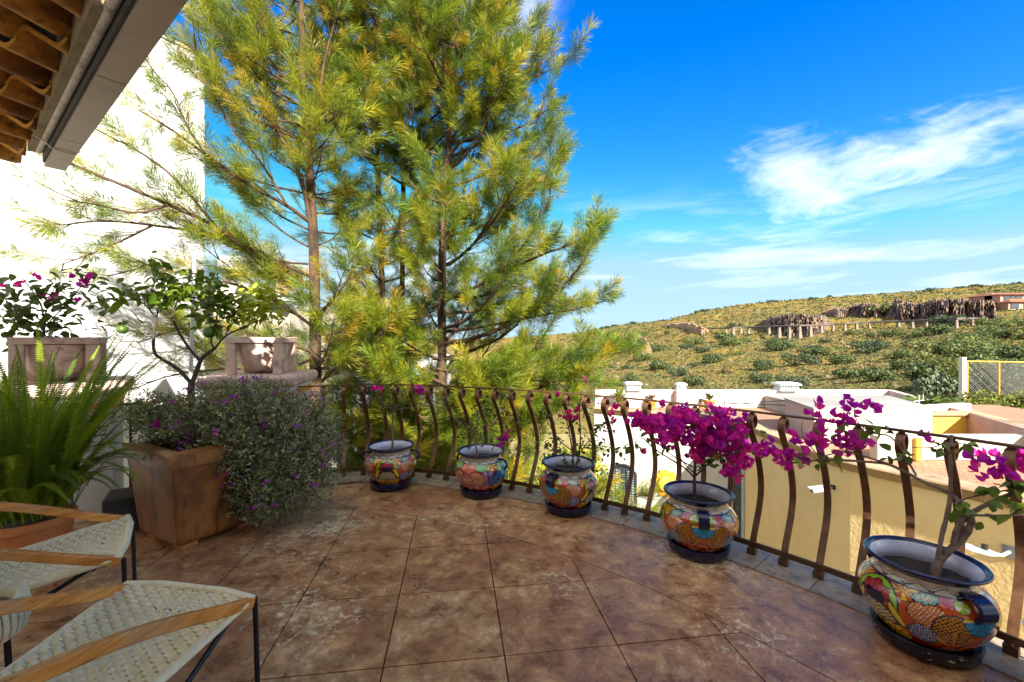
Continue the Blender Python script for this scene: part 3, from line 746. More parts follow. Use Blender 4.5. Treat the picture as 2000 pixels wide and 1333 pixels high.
# stair block
A = GP(1533, 835, zt); B = GP(1588, 864, zt)
C_ = Vector((GP(1805, 850, zt).x, 9.6, 0))
part(nb, 'stair_block', Geo().prism([(A.x, A.y), (B.x, B.y), (B.x + 2.6, B.y + .12), (A.x + 2.9, A.y + .4)], zt - 0.02, 0.04), M_mauve)
part(nb, 'block_face', Geo().prism([(B.x + .004, B.y - .03), (B.x + 2.6, B.y + .09), (B.x + 2.6, B.y + .116), (B.x + .004, B.y - .004)], zt - 0.01, 0.043), M_cream)
part(nb, 'block_roof', Geo().prism([(A.x - .02, A.y + .02), (B.x - .02, B.y - .04), (B.x + 2.62, B.y + .08), (A.x + 2.9, A.y + .42)], 0.046, 0.075), M('grey_slab', [s2l('77726c'), s2l('94908a')], 1, 8, 0.9, 0.3))
# front low wall, cream wall, yellow recess
part(nb, 'low_wall', Geo().prism([(6.62, 7.72), (10.6, 7.72), (10.6, 7.9), (6.62, 7.9)], zt - 0.02, -0.23), M_cream, bev=0.01)
part(nb, 'pilaster', Geo().box((7.31, 7.69, -0.46), (0.1, 0.08, 0.4)), M_yel2)
part(nb, 'cream_wall', Geo().prism([(8.1, 9.5), (9.2, 9.5), (9.2, 9.68), (8.1, 9.68)], zt - 0.02, -0.13), M_cream, bev=0.01)
rec = [(9.204, 9.52), (10.24, 9.52), (9.62, 7.92)]
part(nb, 'recess_wall', Geo().prism([(9.204, 9.52), (10.24, 9.52), (10.24, 9.66), (9.204, 9.66)], zt - 0.02, -0.20), M_yel2)
part(nb, 'recess_wall', wallstrip([(10.244, 9.518), (9.62, 7.905)], 0.16, zt - 0.02, -0.20), M_yel2)
part(nb, 'cornice', sweep([(9.21, 9.52), (10.24, 9.52), (9.62, 7.91)], [(0.05, -0.196), (0.07, -0.16), (0.07, -0.11), (-0.2, -0.11), (-0.2, -0.196)]), M_corn)
part(nb, 'terrace_step', Geo().prism([(8.0, 10.6), (11.6, 10.6), (11.6, 13.5), (8.0, 13.5)], zt - 0.02, -0.28), M('grey_slab', None))
part(nb, 'terrace_wall_panel', wallstrip([(11.2, 10.4), (9.3, 9.9)][::-1], 0.14, zt - .02, -0.05), M_cream)
# openings: arched window in the white wall, barred windows, vent
wn_ = Vector(((W1.y - W0.y), -(W1.x - W0.x), 0)).normalized(); wt_ = Vector((W1.x - W0.x, W1.y - W0.y, 0)).normalized()
if wn_.y > 0: wn_ = -wn_
def on_plane(px, py, p0, n):
    d = Vector(((px - 1000) / F, 1, -(py - HZ) / F)); o = Vector((0, 0, H)); s = (p0 - o).dot(n) / d.dot(n); return o + d * s
M_frame = M('dark_iron', [(0.02, 0.02, 0.022), (0.035, 0.03, 0.03)], 8, rough=0.5, bmp=0, metal=0.3)
M_shut = M('pale_blue_shutter', [s2l('8fa9b4'), s2l('a8bdc4')], 2, rough=0.6, bmp=0)
def arch_window(x0, x1, ytop, ybot):
    a = on_plane(x0, ybot, W0, wn_); b = on_plane(x1, ybot, W0, wn_); w = (b - a).length; ht = on_plane((x0 + x1) / 2, ytop, W0, wn_).z - a.z
    n = 10; pts = [(0, 0)] + [(w / 2 - w / 2 * math.cos(math.pi * i / n), ht - w * 0.32 + w * 0.32 * math.sin(math.pi * i / n)) for i in range(n + 1)] + [(w, 0)]
    def P(s, z, d): return a + wt_ * s + Vector((0, 0, z)) + wn_ * d
    g = Geo(); m = len(pts); g.add([P(s, z, 0.02) for s, z in pts], [tuple(range(m))])
    win = part(nb, 'window', g, M_glass)
    part(win, 'window_frame', Geo().tube([P(s, z, 0.03) for s, z in pts], 0.045, 6), M_frame)
    for sgn in (0, 1):
        g = Geo(); s0, s1 = (0.04, w * 0.36) if sgn == 0 else (w * 0.64, w - 0.04)
        k = 0; z = 0.08
        while z < ht - w * 0.2:
            g.bar([P(s0, z, .045), P(s1, z, .045)], Vector((0, 0, 1)) + wn_ * 0.7, 0.06, 0.012); z += 0.075
        part(win, 'shutter', g, M_shut)
    for i in range(1, 6): part(win, 'bar', Geo().tube([P(w * i / 6, 0, .07), P(w * i / 6, ht - w * .1, .07)], 0.01, 5), M_frame)
arch_window(1196, 1241, 908, 1010)
arch_window(1020, 1030, 908, 912) if False else None
v0 = on_plane(1263, 959, W0, wn_)
part(nb, 'vent', Geo().box(v0 + wn_ * .03, (0.16, 0.08, 0.2), math.atan2(wt_.y, wt_.x)), M('vent_grey', [s2l('7d7f80')], rough=0.6, bmp=0))
yn = Vector((-(W1.y - Y1.y), (W1.x - Y1.x), 0)).normalized()
if yn.x > 0: yn = -yn
yt_ = Vector((Y1.x - W1.x, Y1.y - W1.y, 0)).normalized()
def bar_window(x0, x1, y0, y1):
    a = on_plane(x0, y1, W1, yn); b = on_plane(x1, y1, W1, yn); ht = on_plane(x0, y0, W1, yn).z - a.z; w = (b - a).length
    def P(s, z, d): return a + yt_ * s + Vector((0, 0, z)) + yn * d
    win = part(nb, 'window', Geo().add([P(0, 0, .015), P(w, 0, .015), P(w, ht, .015), P(0, ht, .015)], [(0, 1, 2, 3)]), M_glass)
    part(win, 'window_frame', Geo().tube([P(0, 0, .03), P(w, 0, .03), P(w, ht, .03), P(0, ht, .03), P(0, 0, .03)], 0.04, 5), M_shut)
    for i in range(1, 4): part(win, 'bar', Geo().tube([P(w * i / 4, 0, .08), P(w * i / 4, ht, .08)], 0.012, 5), M_frame)
    for i in range(0, 10): part(win, 'bar', Geo().tube([P(0, ht * i / 9, .08), P(w, ht * i / 9, .08)], 0.012, 5), M_frame)
    part(win, 'sill', Geo().box(P(w / 2, -0.08, .08), (w + .5, 0.2, 0.09), math.atan2(yt_.y, yt_.x)), M_corn)
bar_window(1405, 1448, 868, 1062)
# things fixed to that house
M_wplast = M('white_metal', [(0.42, 0.42, 0.41)], rough=0.35, bmp=0)
ydir = Vector((-dirY.y, dirY.x, 0)) if (-dirY.y) < 0 else Vector((dirY.y, -dirY.x, 0))
ydir = Vector((dirY.y, -dirY.x, 0)); ydir = ydir if ydir.x < 0 else -ydir
c0 = on_plane(1628, 952, Y1, ydir)
sc_ = empty('security_camera', c0, 'white bullet security camera fixed on the yellow wall', 'camera')
ca = c0 + ydir * 0.16 + Vector((0, 0, 0.0))
cdir = (PX(1590, 960, ca.y - 0.02) - ca); cdir = Vector((-0.75, 0.12, -0.14)).normalized()
part(sc_, 'body', Geo().tube([ca, ca + cdir * 0.27], 0.05, 12), M_wplast, 40)
part(sc_, 'visor', Geo().bar([ca + Vector((0, 0, .055)) + cdir * 0.02, ca + Vector((0, 0, .055)) + cdir * 0.33], cdir.cross(Vector((0, 0, 1))), 0.11, 0.01), M_wplast)
part(sc_, 'lens', Geo().tube([ca + cdir * 0.272, ca + cdir * 0.285], 0.038, 12), M_frame)
part(sc_, 'bracket', Geo().tube([c0, ca + cdir * 0.02], 0.02, 8).box(c0 + ydir * .01, (0.07, 0.02, 0.08), math.atan2(dirY.y, dirY.x)), M_frame)
l0 = on_plane(1972, 1078, Y1, ydir)
wl_ = empty('wall_lamp', l0, 'white slim street lamp head on a short arm fixed to the yellow wall', 'lamp')
la = l0 + ydir * 0.30 + Vector((0, 0, 0.02)); ld = Vector((-0.85, 0.5, 0.10)).normalized()
part(wl_, 'arm', Geo().tube([l0, la, la + ld * 0.1], 0.022, 8), M_wplast, 40)
hd = Geo(); hd.bar([la + ld * .02, la + ld * .12, la + ld * .3, la + ld * .44], ld.cross(Vector((0, 0, 1))), 0.16, 0.05)
for i, p in enumerate(hd.v):
    if i // 4 in (0, 3):
        cpt = la + ld * (.02 if i // 4 == 0 else .44); p.x, p.y, p.z = cpt + (p - cpt) * 0.35
part(wl_, 'lamp_head', hd, M_wplast, 60, 0.006)
part(wl_, 'sensor', Geo().tube([la + ld * .16 + Vector((0, 0, .02)), la + ld * .16 + Vector((0, 0, .09))], 0.035, 10), M_frame, 40)
part(wl_, 'wall_plate', Geo().box(l0 + ydir * .012, (0.13, 0.024, 0.16), math.atan2(dirY.y, dirY.x)), M('vent_grey', None))
f0 = on_plane(1497, 1076, W1, yn)
solo('wall_tap', Geo().tube([f0, f0 + yn * .12, f0 + yn * .14 - Vector((0, 0, .08))], 0.02, 8).tube([f0 + yn * .08, f0 + yn * .08 + Vector((0, 0, .07))], 0.012, 6).box(f0 + yn * .08 + Vector((0, 0, .075)), (.02, .1, .015), 0.3), M_frame, 'small dark tap on the yellow wall near its barred window', 'tap', f0, smooth=40)
# yellow ceramic sun plaque on the white wall
s0 = on_plane(1303, 945, W0, wn_)
sp = empty('sun_plaque', s0, 'ochre yellow scalloped sun plaque hanging on the white wall behind the fourth pot', 'plaque')
M_och = M('ochre_ceramic', [s2l('b98a1c'), s2l('cf9f2c'), s2l('94691a')], 5, 5, 0.5, 0.4, 12)
def disc(c, n, t, r0, r1, k, th):
    pts = []
    for i in range(k * 2):
        a = math.pi * i / k; r = r1 if i % 2 else r0
        pts.append(c + t * (r * math.cos(a)) + Vector((0, 0, r * math.sin(a))))
    m = len(pts); g = Geo()
    return g.add([p + n * th for p in pts] + [p for p in pts] + [c + n * (th * 2.2)], [(i, (i + 1) % m, 2 * m) for i in range(m)] + [(i, m + i, m + (i + 1) % m, (i + 1) % m) for i in range(m)])
part(sp, 'rays', disc(s0, wn_, wt_, 0.34, 0.42, 14, 0.05), M_och)
part(sp, 'face', Geo().sphere(s0 + wn_ * 0.05, 0.24, 16, 8, (1, 0.3, 1)), M_och, 60)
# potted plants on the roof terrace
M_clay = M('terracotta', [s2l('9a5530'), s2l('b56a3a'), s2l('c47f4c'), s2l('8a4a2c')], 3, 8, 0.75, 0.3, 30, 0.006, lo=0.32, hi=0.68)
M_orange = M('orange_clay', [s2l('b9701c'), s2l('cc8426')], 6, 5, 0.7, 0.2)
M_leafg = leafmat('leaf_green', (0.07, 0.11, 0.015), (0.13, 0.17, 0.02), 0.5, 0.35)
M_leafdry = leafmat('leaf_dry', (0.2, 0.13, 0.07), (0.26, 0.18, 0.1), 0.6, 0.3)
def tuft(n, h, spread, w, seed, curve=0.4):
    g = Geo(); r = random.Random(seed)
    for i in range(n):
        a = r.uniform(0, 6.28); s = r.uniform(0.2, 1) * spread; hh = h * r.uniform(0.5, 1)
        p = [Vector((0, 0, 0)), Vector((math.cos(a) * s * .35, math.sin(a) * s * .35, hh * .6)), Vector((math.cos(a) * s, math.sin(a) * s, hh * (1 - curve * s / max(spread, .01) * .3)))]
        g.bar(p, Vector((-math.sin(a), math.cos(a), 0)), w, w * 0.15)
        for q in range(3):
            b = p[1].lerp(p[2], r.uniform(0, 1)); d = Vector((r.uniform(-1, 1), r.uniform(-1, 1), r.uniform(-.3, .6))) * w * 2.2
            sd = d.cross(Vector((0, 0, 1)));  sd = sd.normalized() * w * 0.7 if sd.length > 1e-6 else Vector((w, 0, 0))
            g.add([b, b + d * .5 + sd, b + d, b + d * .5 - sd], [(0, 1, 2, 3)])
    return g
def roofpot(px, py0, py1, wpx, h, mt, lab, sd, lm):
    p = GP(px, py1, zt + 0.005 - 0.03); w = wpx / F * p.y; hp_ = (py1 - py0) / F * p.y
    e = empty('potted_plant', p, lab, 'plant', 'potted plants on the roof terrace')
    part(e, 'flowerpot', Geo().lathe([(w * .34, 0), (w * .45, hp_ * .8), (w * .5, hp_ * .8), (w * .5, hp_), (w * .42, hp_), (w * .4, hp_ * .85), (0.001, hp_ * .85)], 16, p), mt, 40)
    g = tuft(26, h, w * .55, 0.035, sd)
    for v in g.v: v += p + Vector((0, 0, hp_ * .8))
    part(e, 'foliage', g, lm)
roofpot(1386, 781, 797, 21, 0.33, M_orange, 'orange clay pot of green plant against the white roof parapet', 3, M_leafg)
roofpot(1272, 781, 799, 19, 0.25, M_orange, 'orange clay pot of dry reddish twigs on the roof terrace', 4, M_leafdry)
roofpot(1370, 788, 797, 10, 0.2, M_clay, 'small dull clay pot beside the orange pot on the roof terrace', 6, M_leafdry)
p = GP(1209, 800, zt); e = empty('roof_shrub', p, 'pale yellow green shrub standing at the corner of the white roof parapet', 'plant')
g = tuft(60, 0.75, 0.28, 0.045, 9)
for v in g.v: v += p
part(e, 'foliage', g, leafmat('leaf_lime', (0.2, 0.22, 0.02), (0.28, 0.28, 0.03), 0.5, 0.4))
part(e, 'stem', Geo().tube([p, p + Vector((0, 0, .3))], 0.02, 6), M_frame)
p = GP(1812, 800, -0.27); e = empty('roof_shrub', p, 'low straggly green shrub beside the mauve parapet', 'plant')
g = tuft(60, 0.35, 0.55, 0.04, 11)
for v in g.v: v.x *= 2.0; v += p
part(e, 'foliage', g, M_leafg)
# wire posts along the terrace
wp = [GP(1289, 806, zt), GP(1415, 797, zt), GP(1795, 806, -0.28)]
wl2 = empty('wire_line', wp[0], 'thin dark wires strung between short posts on the roof terrace', 'wire')
for p, hh in zip(wp[:2], (0.34, 0.2)): part(wl2, 'post', Geo().tube([p, p + Vector((0, 0, hh))], 0.012, 5), M_frame)
part(wl2, 'wire', Geo().tube([PX(1165, 788, 13.2), PX(1289, 791, 12.6), PX(1415, 787, 13.0), PX(1533, 792, 10.6)], 0.012, 4), M_frame)
part(wl2, 'wire', Geo().tube([PX(1230, 794, 13.0), PX(1330, 794, 12.9), PX(1415, 790, 13.0), PX(1533, 783, 10.6)], 0.010, 4), M_frame)
tp = wp[2]; 
solo('aerial', Geo().tube([tp, tp + Vector((0, 0, .42))], 0.012, 5).tube([tp + Vector((-.13, 0, .27)), tp + Vector((.13, 0, .3))], 0.01, 5).tube([tp + Vector((.1, 0, .29)), tp + Vector((.1, 0, .45))], 0.01, 5), M_wplast, 'thin white aerial standing before the mauve parapet', 'aerial', tp)

# ------------------------------------------------------------------ chain link fence, hedge, cactus at the right
Yf = 18.0
fz = PX(1880, 792, Yf).z
fe = empty('chain_link_fence', (PX(1880, 792, Yf)), 'chain link fence with yellow rails and a concrete end post', 'fence')
M_conc = M('concrete_post', [s2l('b5ac9c'), s2l('cfc7b8')], 3, 6, 0.9, 0.4, 20)
M_yrail = M('yellow_paint', [s2l('b58a1e'), s2l('c79a2c')], 5, 5, 0.5, 0.1)
M_wire = M('galvanised_wire', [(0.22, 0.22, 0.2)], rough=0.5, metal=0.5, bmp=0)
xa, xb, xc = PX(1880, 700, Yf).x, PX(1888, 700, Yf).x, PX(1951, 700, Yf).x
zt1 = PX(0, 706, Yf).z; zt2 = PX(0, 698, Yf).z
part(fe, 'end_post', Geo().box((xa, Yf, (fz + zt2) / 2 - .3), (0.17, 0.17, zt2 - fz + .6)), M_conc, bev=0.01)
xd = xb + 6.0
for x in (xb + .02, xc, xd): part(fe, 'post', Geo().tube([(x, Yf, fz - .6), (x, Yf, zt1)], 0.035, 8), M_yrail, 40)
part(fe, 'rail', Geo().tube([(xb, Yf, zt1), (xd, Yf, zt1 - .1)], 0.03, 8), M_yrail, 40)
g = Geo(); hF = zt1 - fz; stp = 0.11
for i in range(int((xd - xb + hF) / stp)):
    for sg in (1, -1):
        x0 = xb - hF + i * stp; pts = []
        za, zb_ = (fz, zt1) if sg == 1 else (zt1, fz)
        t0 = max(0, (xb - x0) / hF); t1 = min(1, (xd - x0) / hF)
        if t1 <= t0: continue
        g.tube([(x0 + hF * t0, Yf + .01 * sg, za + (zb_ - za) * t0), (x0 + hF * t1, Yf + .01 * sg, za + (zb_ - za) * t1)], 0.006, 3, False)
me_ = part(fe, 'wire_mesh', g, M_wire); me_['kind'] = 'stuff'
def leafblob(n, c, r, s, cols, seed):
    rr = np.random.default_rng(seed); d = rr.normal(size=(n, 3)); d /= np.linalg.norm(d, axis=1)[:, None]
    p = np.array(c) + d * np.array(r) * (rr.uniform(0.25, 1, n) ** 0.5)[:, None]
    a = rr.normal(size=(n, 3)); a /= np.linalg.norm(a, axis=1)[:, None]; b_ = np.cross(a, rr.normal(size=(n, 3))); b_ /= np.linalg.norm(b_, axis=1)[:, None]
    ss = (s * rr.uniform(0.6, 1.3, n))[:, None]
    V = np.stack([p - a * ss, p + b_ * ss * .55, p + a * ss, p - b_ * ss * .55], 1).reshape(-1, 3)
    C = np.array(cols)[rr.integers(0, len(cols), n)] * rr.uniform(.7, 1.3, n)[:, None]
    return V, np.repeat(C, 4, 0)
def leafmass(name, blobs, s, cols, label, cat, seed, kind=None, group=None):
    Vs = []; Cs = []
    for i, (c, r, n) in enumerate(blobs):
        V, C = leafblob(n, c, r, s, cols, seed + i); Vs.append(V); Cs.append(C)
    V = np.concatenate(Vs); C = np.concatenate(Cs); c0 = blobs[0][0]
    o = put(name, npmesh(name, V, np.arange(len(V)).reshape(-1, 4), C, off=c0), M_tint, None, c0)
    return tag(o, label, cat, group, kind)
hb = []
for k in range(14):
    px = 1888 + k * 16; hb.append((tuple(PX(px, 800 - 6 * R.random(), 17.2 + R.uniform(-.5, .6))), (0.5, 0.5, R.uniform(0.35, 0.75)), 700))
leafmass('hedge', hb, 0.055, [(0.10, 0.14, 0.015), (0.17, 0.19, 0.02), (0.06, 0.085, 0.015), (0.24, 0.2, 0.03)], 'bright green hedge growing along the foot of the chain link fence', 'hedge', 100)
leafmass('bush', [(tuple(PX(1965, 735, 21)), (1.2, .8, .8), 1600), (tuple(PX(1930, 750, 21)), (.9, .6, .7), 900)], 0.06, [(0.05, 0.055, 0.03), (0.08, 0.07, 0.035), (0.06, 0.08, 0.02)], 'dark brownish bush seen through the chain link mesh', 'bush', 140)
# prickly pear
M_cact = M('cactus_pad', [(0.035, 0.055, 0.022), (0.07, 0.09, 0.04), (0.11, 0.125, 0.065)], 6, 5, 0.6, 0.2)
cp0 = PX(1828, 775, 20.0); ce = empty('prickly_pear', cp0, 'large prickly pear cactus left of the fence post', 'cactus')
padm = Geo().sphere((0, 0, 0.16), 0.17, 8, 6, (0.75, 0.22, 1.0)).mesh('pad', smooth=60); padm.materials.append(M_cact)
for k in range(190):
    a = R.uniform(0, 6.28); rr = R.uniform(0, 1) ** .5
    o = put('pad', padm, None, ce); o.location = (math.cos(a) * rr * 0.95, math.sin(a) * rr * .6, R.uniform(0.0, 1.05) * (1.15 - rr * .6))
    o.rotation_euler = (R.uniform(-.5, .5), R.uniform(-.6, .6), R.uniform(0, 6.3)); o.scale = [R.uniform(.5, .8)] * 3

# ------------------------------------------------------------------ tall white building at the left, houses behind the pines
M_bright = M('bright_white_plaster', [(0.44, 0.43, 0.42), (0.52, 0.515, 0.505), (0.55, 0.545, 0.535)], 0.9, 9, 0.9, 0.5, 14, 0.01)
wc = Vector((-5.39, 7.5, 0)); wd = Vector((0.53, 0.85, 0)).normalized(); wnrm = Vector((0.85, -0.53, 0)).normalized()
pl = [wc, wc - wd * 9, wc - wd * 9 - wnrm * 6, wc - wnrm * 6]
tw = empty('white_tower_house', (wc.x, wc.y, -5.2), 'tall plain white rendered wall of the house beyond the left of the terrace', 'house')
part(tw, 'wall', Geo().prism([(p.x, p.y) for p in pl], -5.2, 6.46), M_bright, bev=0.03)
part(tw, 'coping', Geo().prism([(p.x, p.y) for p in (wc + wnrm * .02 + wd * .02, wc - wd * 9 + wnrm * .02, wc - wd * 9 - wnrm * .3, wc - wnrm * .3 + wd * .02)], 6.462, 6.52), M_bright, bev=0.01)
def pxbox(par, nm, x0, x1, y0, y1, Y, dep, mt, bev=0):
    a, b = PX(x0, y1, Y), PX(x1, y0, Y)
    return part(par, nm, Geo().box(((a.x + b.x) / 2, Y + dep / 2, (a.z + b.z) / 2), (b.x - a.x, dep, b.z - a.z)), mt, bev=bev)
def pxwin(par, x0, x1, y0, y1, Y):
    w = pxbox(par, 'window', x0, x1, y0, y1, Y - 0.05, 0.1, M_glass)
    a, b = PX(x0, y1, Y), PX(x1, y0, Y)
    part(w, 'window_frame', Geo().tube([(a.x, Y - .06, a.z), (b.x, Y - .06, a.z), (b.x, Y - .06, b.z), (a.x, Y - .06, b.z), (a.x, Y - .06, a.z)], 0.035, 5), M_frame)
    part(w, 'bar', Geo().tube([((a.x + b.x) / 2, Y - .06, a.z), ((a.x + b.x) / 2, Y - .06, b.z)], 0.02, 5), M_frame)
M_bei = M('beige_plaster', [s2l('a89c86'), s2l('c2b69e')], 0.6, 7, 0.9, 0.3, 10)
M_gry = M('grey_plaster', [s2l('9d9a95'), s2l('b5b2ac')], 0.6, 7, 0.9, 0.3, 10)
h1 = empty('pergola_house', PX(500, 760, 15), 'grey and cream house with a raised roof slab behind the citrus tree', 'house')
pxbox(h1, 'wall', 300, 470, 552, 1010, 15, 5, M_cream); pxbox(h1, 'lower_wall', 471, 566, 590, 1010, 15.2, 5, M_bei)
a_ = PX(465, 552, 14.9); b_ = PX(568, 592, 14.9)
part(h1, 'sloped_coping', Geo().bar([a_, b_], Vector((0, 1, 0)), 0.7, 0.12), M_gry)
pxbox(h1, 'roof_slab', 425, 545, 500, 526, 16.5, 2.5, M_gry)
for x in (432, 538): pxbox(h1, 'column', x, x + 8, 526, 600, 17, .35, M_gry)
pxbox(h1, 'glass_screen', 546, 560, 569, 594, 15.4, .2, M_glass)
h2 = empty('beige_house', PX(640, 900, 17), 'beige flat roofed house with a pale wall behind the two left pine trunks', 'house')
pxbox(h2, 'wall', 560, 683, 640, 1010, 17, 5, M_bei); pxbox(h2, 'white_wing', 684, 697, 672, 1010, 16.6, 4, M_white)
pxbox(h2, 'roof_slab', 555, 690, 632, 641, 16.8, 5.4, M_gry)
pxwin(h2, 640, 662, 690, 730, 17)
h3 = empty('grey_house', PX(760, 900, 21), 'grey and white stepped house seen between the pine trunks', 'house')
pxbox(h3, 'wall', 700, 800, 676, 1010, 21, 5, M_gry); pxbox(h3, 'white_wing', 801, 850, 700, 1010, 20, 5, M_white)
pxwin(h3, 714, 735, 700, 722, 21); pxwin(h3, 752, 772, 700, 722, 21); pxbox(h3, 'roof_slab', 696, 804, 668, 677, 20.8, 5.4, M_cream)
pxbox(h3, 'chimney', 822, 832, 590, 700, 22.5, .4, M_pink) if False else None
h4 = empty('low_white_house', PX(720, 950, 13), 'low white house with a small tiled roof below the railing at the pines', 'house')
pxbox(h4, 'wall', 640, 800, 765, 1100, 13, 4, M_white)
pxbox(h4, 'parapet', 636, 804, 757, 766, 12.9, 4.2, M_white)
pxwin(h4, 660, 685, 820, 860, 13); pxwin(h4, 730, 765, 800, 830, 13)
tr = PX(730, 860, 12.95)
part(h4, 'roof', Geo().add([PX(700, 866, 12.2), PX(800, 866, 12.2), PX(800, 845, 12.98), PX(700, 845, 12.98), PX(700, 872, 12.2), PX(800, 872, 12.2), PX(800, 872, 12.98), PX(700, 872, 12.98)], [(0, 1, 2, 3), (4, 5, 1, 0), (5, 6, 2, 1), (7, 4, 0, 3), (7, 6, 5, 4)]), M_tileroof)
# garden bushes below the railing
GG = 'garden bushes below the terrace'
for k, (x, y, Y, r, lab) in enumerate([(690, 1000, 8.5, 1.0, 'yellow green garden bush under the first pine, seen between balusters'), (800, 985, 9.0, 1.0, 'yellow green garden bush behind the first talavera pot, beyond the bars'), (920, 975, 9.5, 1.2, 'yellow green garden bush beyond the bars beside the second pot'),
                                       (1040, 960, 9.5, 1.2, 'yellow green garden bush beyond the bars left of the white house'), (1120, 930, 10.5, 0.9, 'yellow green garden bush against the white house wall')]):
    leafmass('garden_bush', [(tuple(PX(x, y, Y)), (r, r * .8, r * .8), 1500)], 0.07, [(0.20, 0.23, 0.015), (0.30, 0.30, 0.02), (0.40, 0.34, 0.03), (0.11, 0.15, 0.015)], lab, 'bush', 200 + k, group=GG)

# ------------------------------------------------------------------ pines
def shoot(seed, n):
    r = np.random.default_rng(seed)
    t = r.uniform(0, 1, n) ** 0.8; a = r.uniform(0, 2 * np.pi, n)
    sp = np.radians(58 - 30 * t) * r.uniform(.75, 1.25, n)
    d = np.stack([np.cos(a) * np.sin(sp), np.sin(a) * np.sin(sp), np.cos(sp)], 1)
    L = 0.52 * r.uniform(.75, 1.15, n)
    d[:, 2] -= 0.0
    p = np.stack([0 * t, 0 * t, t * 0.8], 1)
    w = np.cross(d, r.normal(size=(n, 3))); w /= np.linalg.norm(w, axis=1)[:, None]
    mid = p + d * (L * .55)[:, None]
    V = np.stack([p, mid + w * 0.0088, p + d * L[:, None] , mid - w * 0.0088], 1)
    # slight droop at the tip is added after placing
    return V.reshape(-1, 3)
SH = [shoot(300 + k, 104) for k in range(5)]
SHT = [shoot(320 + k, 84) for k in range(4)]
PAL = np.array([(0.066, 0.100, 0.008), (0.110, 0.135, 0.008), (0.155, 0.160, 0.008), (0.215, 0.185, 0.010), (0.045, 0.078, 0.012), (0.27, 0.18, 0.014)])
M_needle = leafmat('pine_needles', None, None, 0.45, 0.42, 'tint')
M_bark = M('pine_bark', [s2l('281c12'), s2l('42301f'), s2l('573f29'), s2l('302215')], 6, 8, 0.95, 0.9, 26, 0.02, stretch=(1, 1, .35), lo=.34, hi=.66)
M_twig = M('pine_twig', [s2l('3e2e1e'), s2l('5a4530')], 8, 4, 0.9, 0)
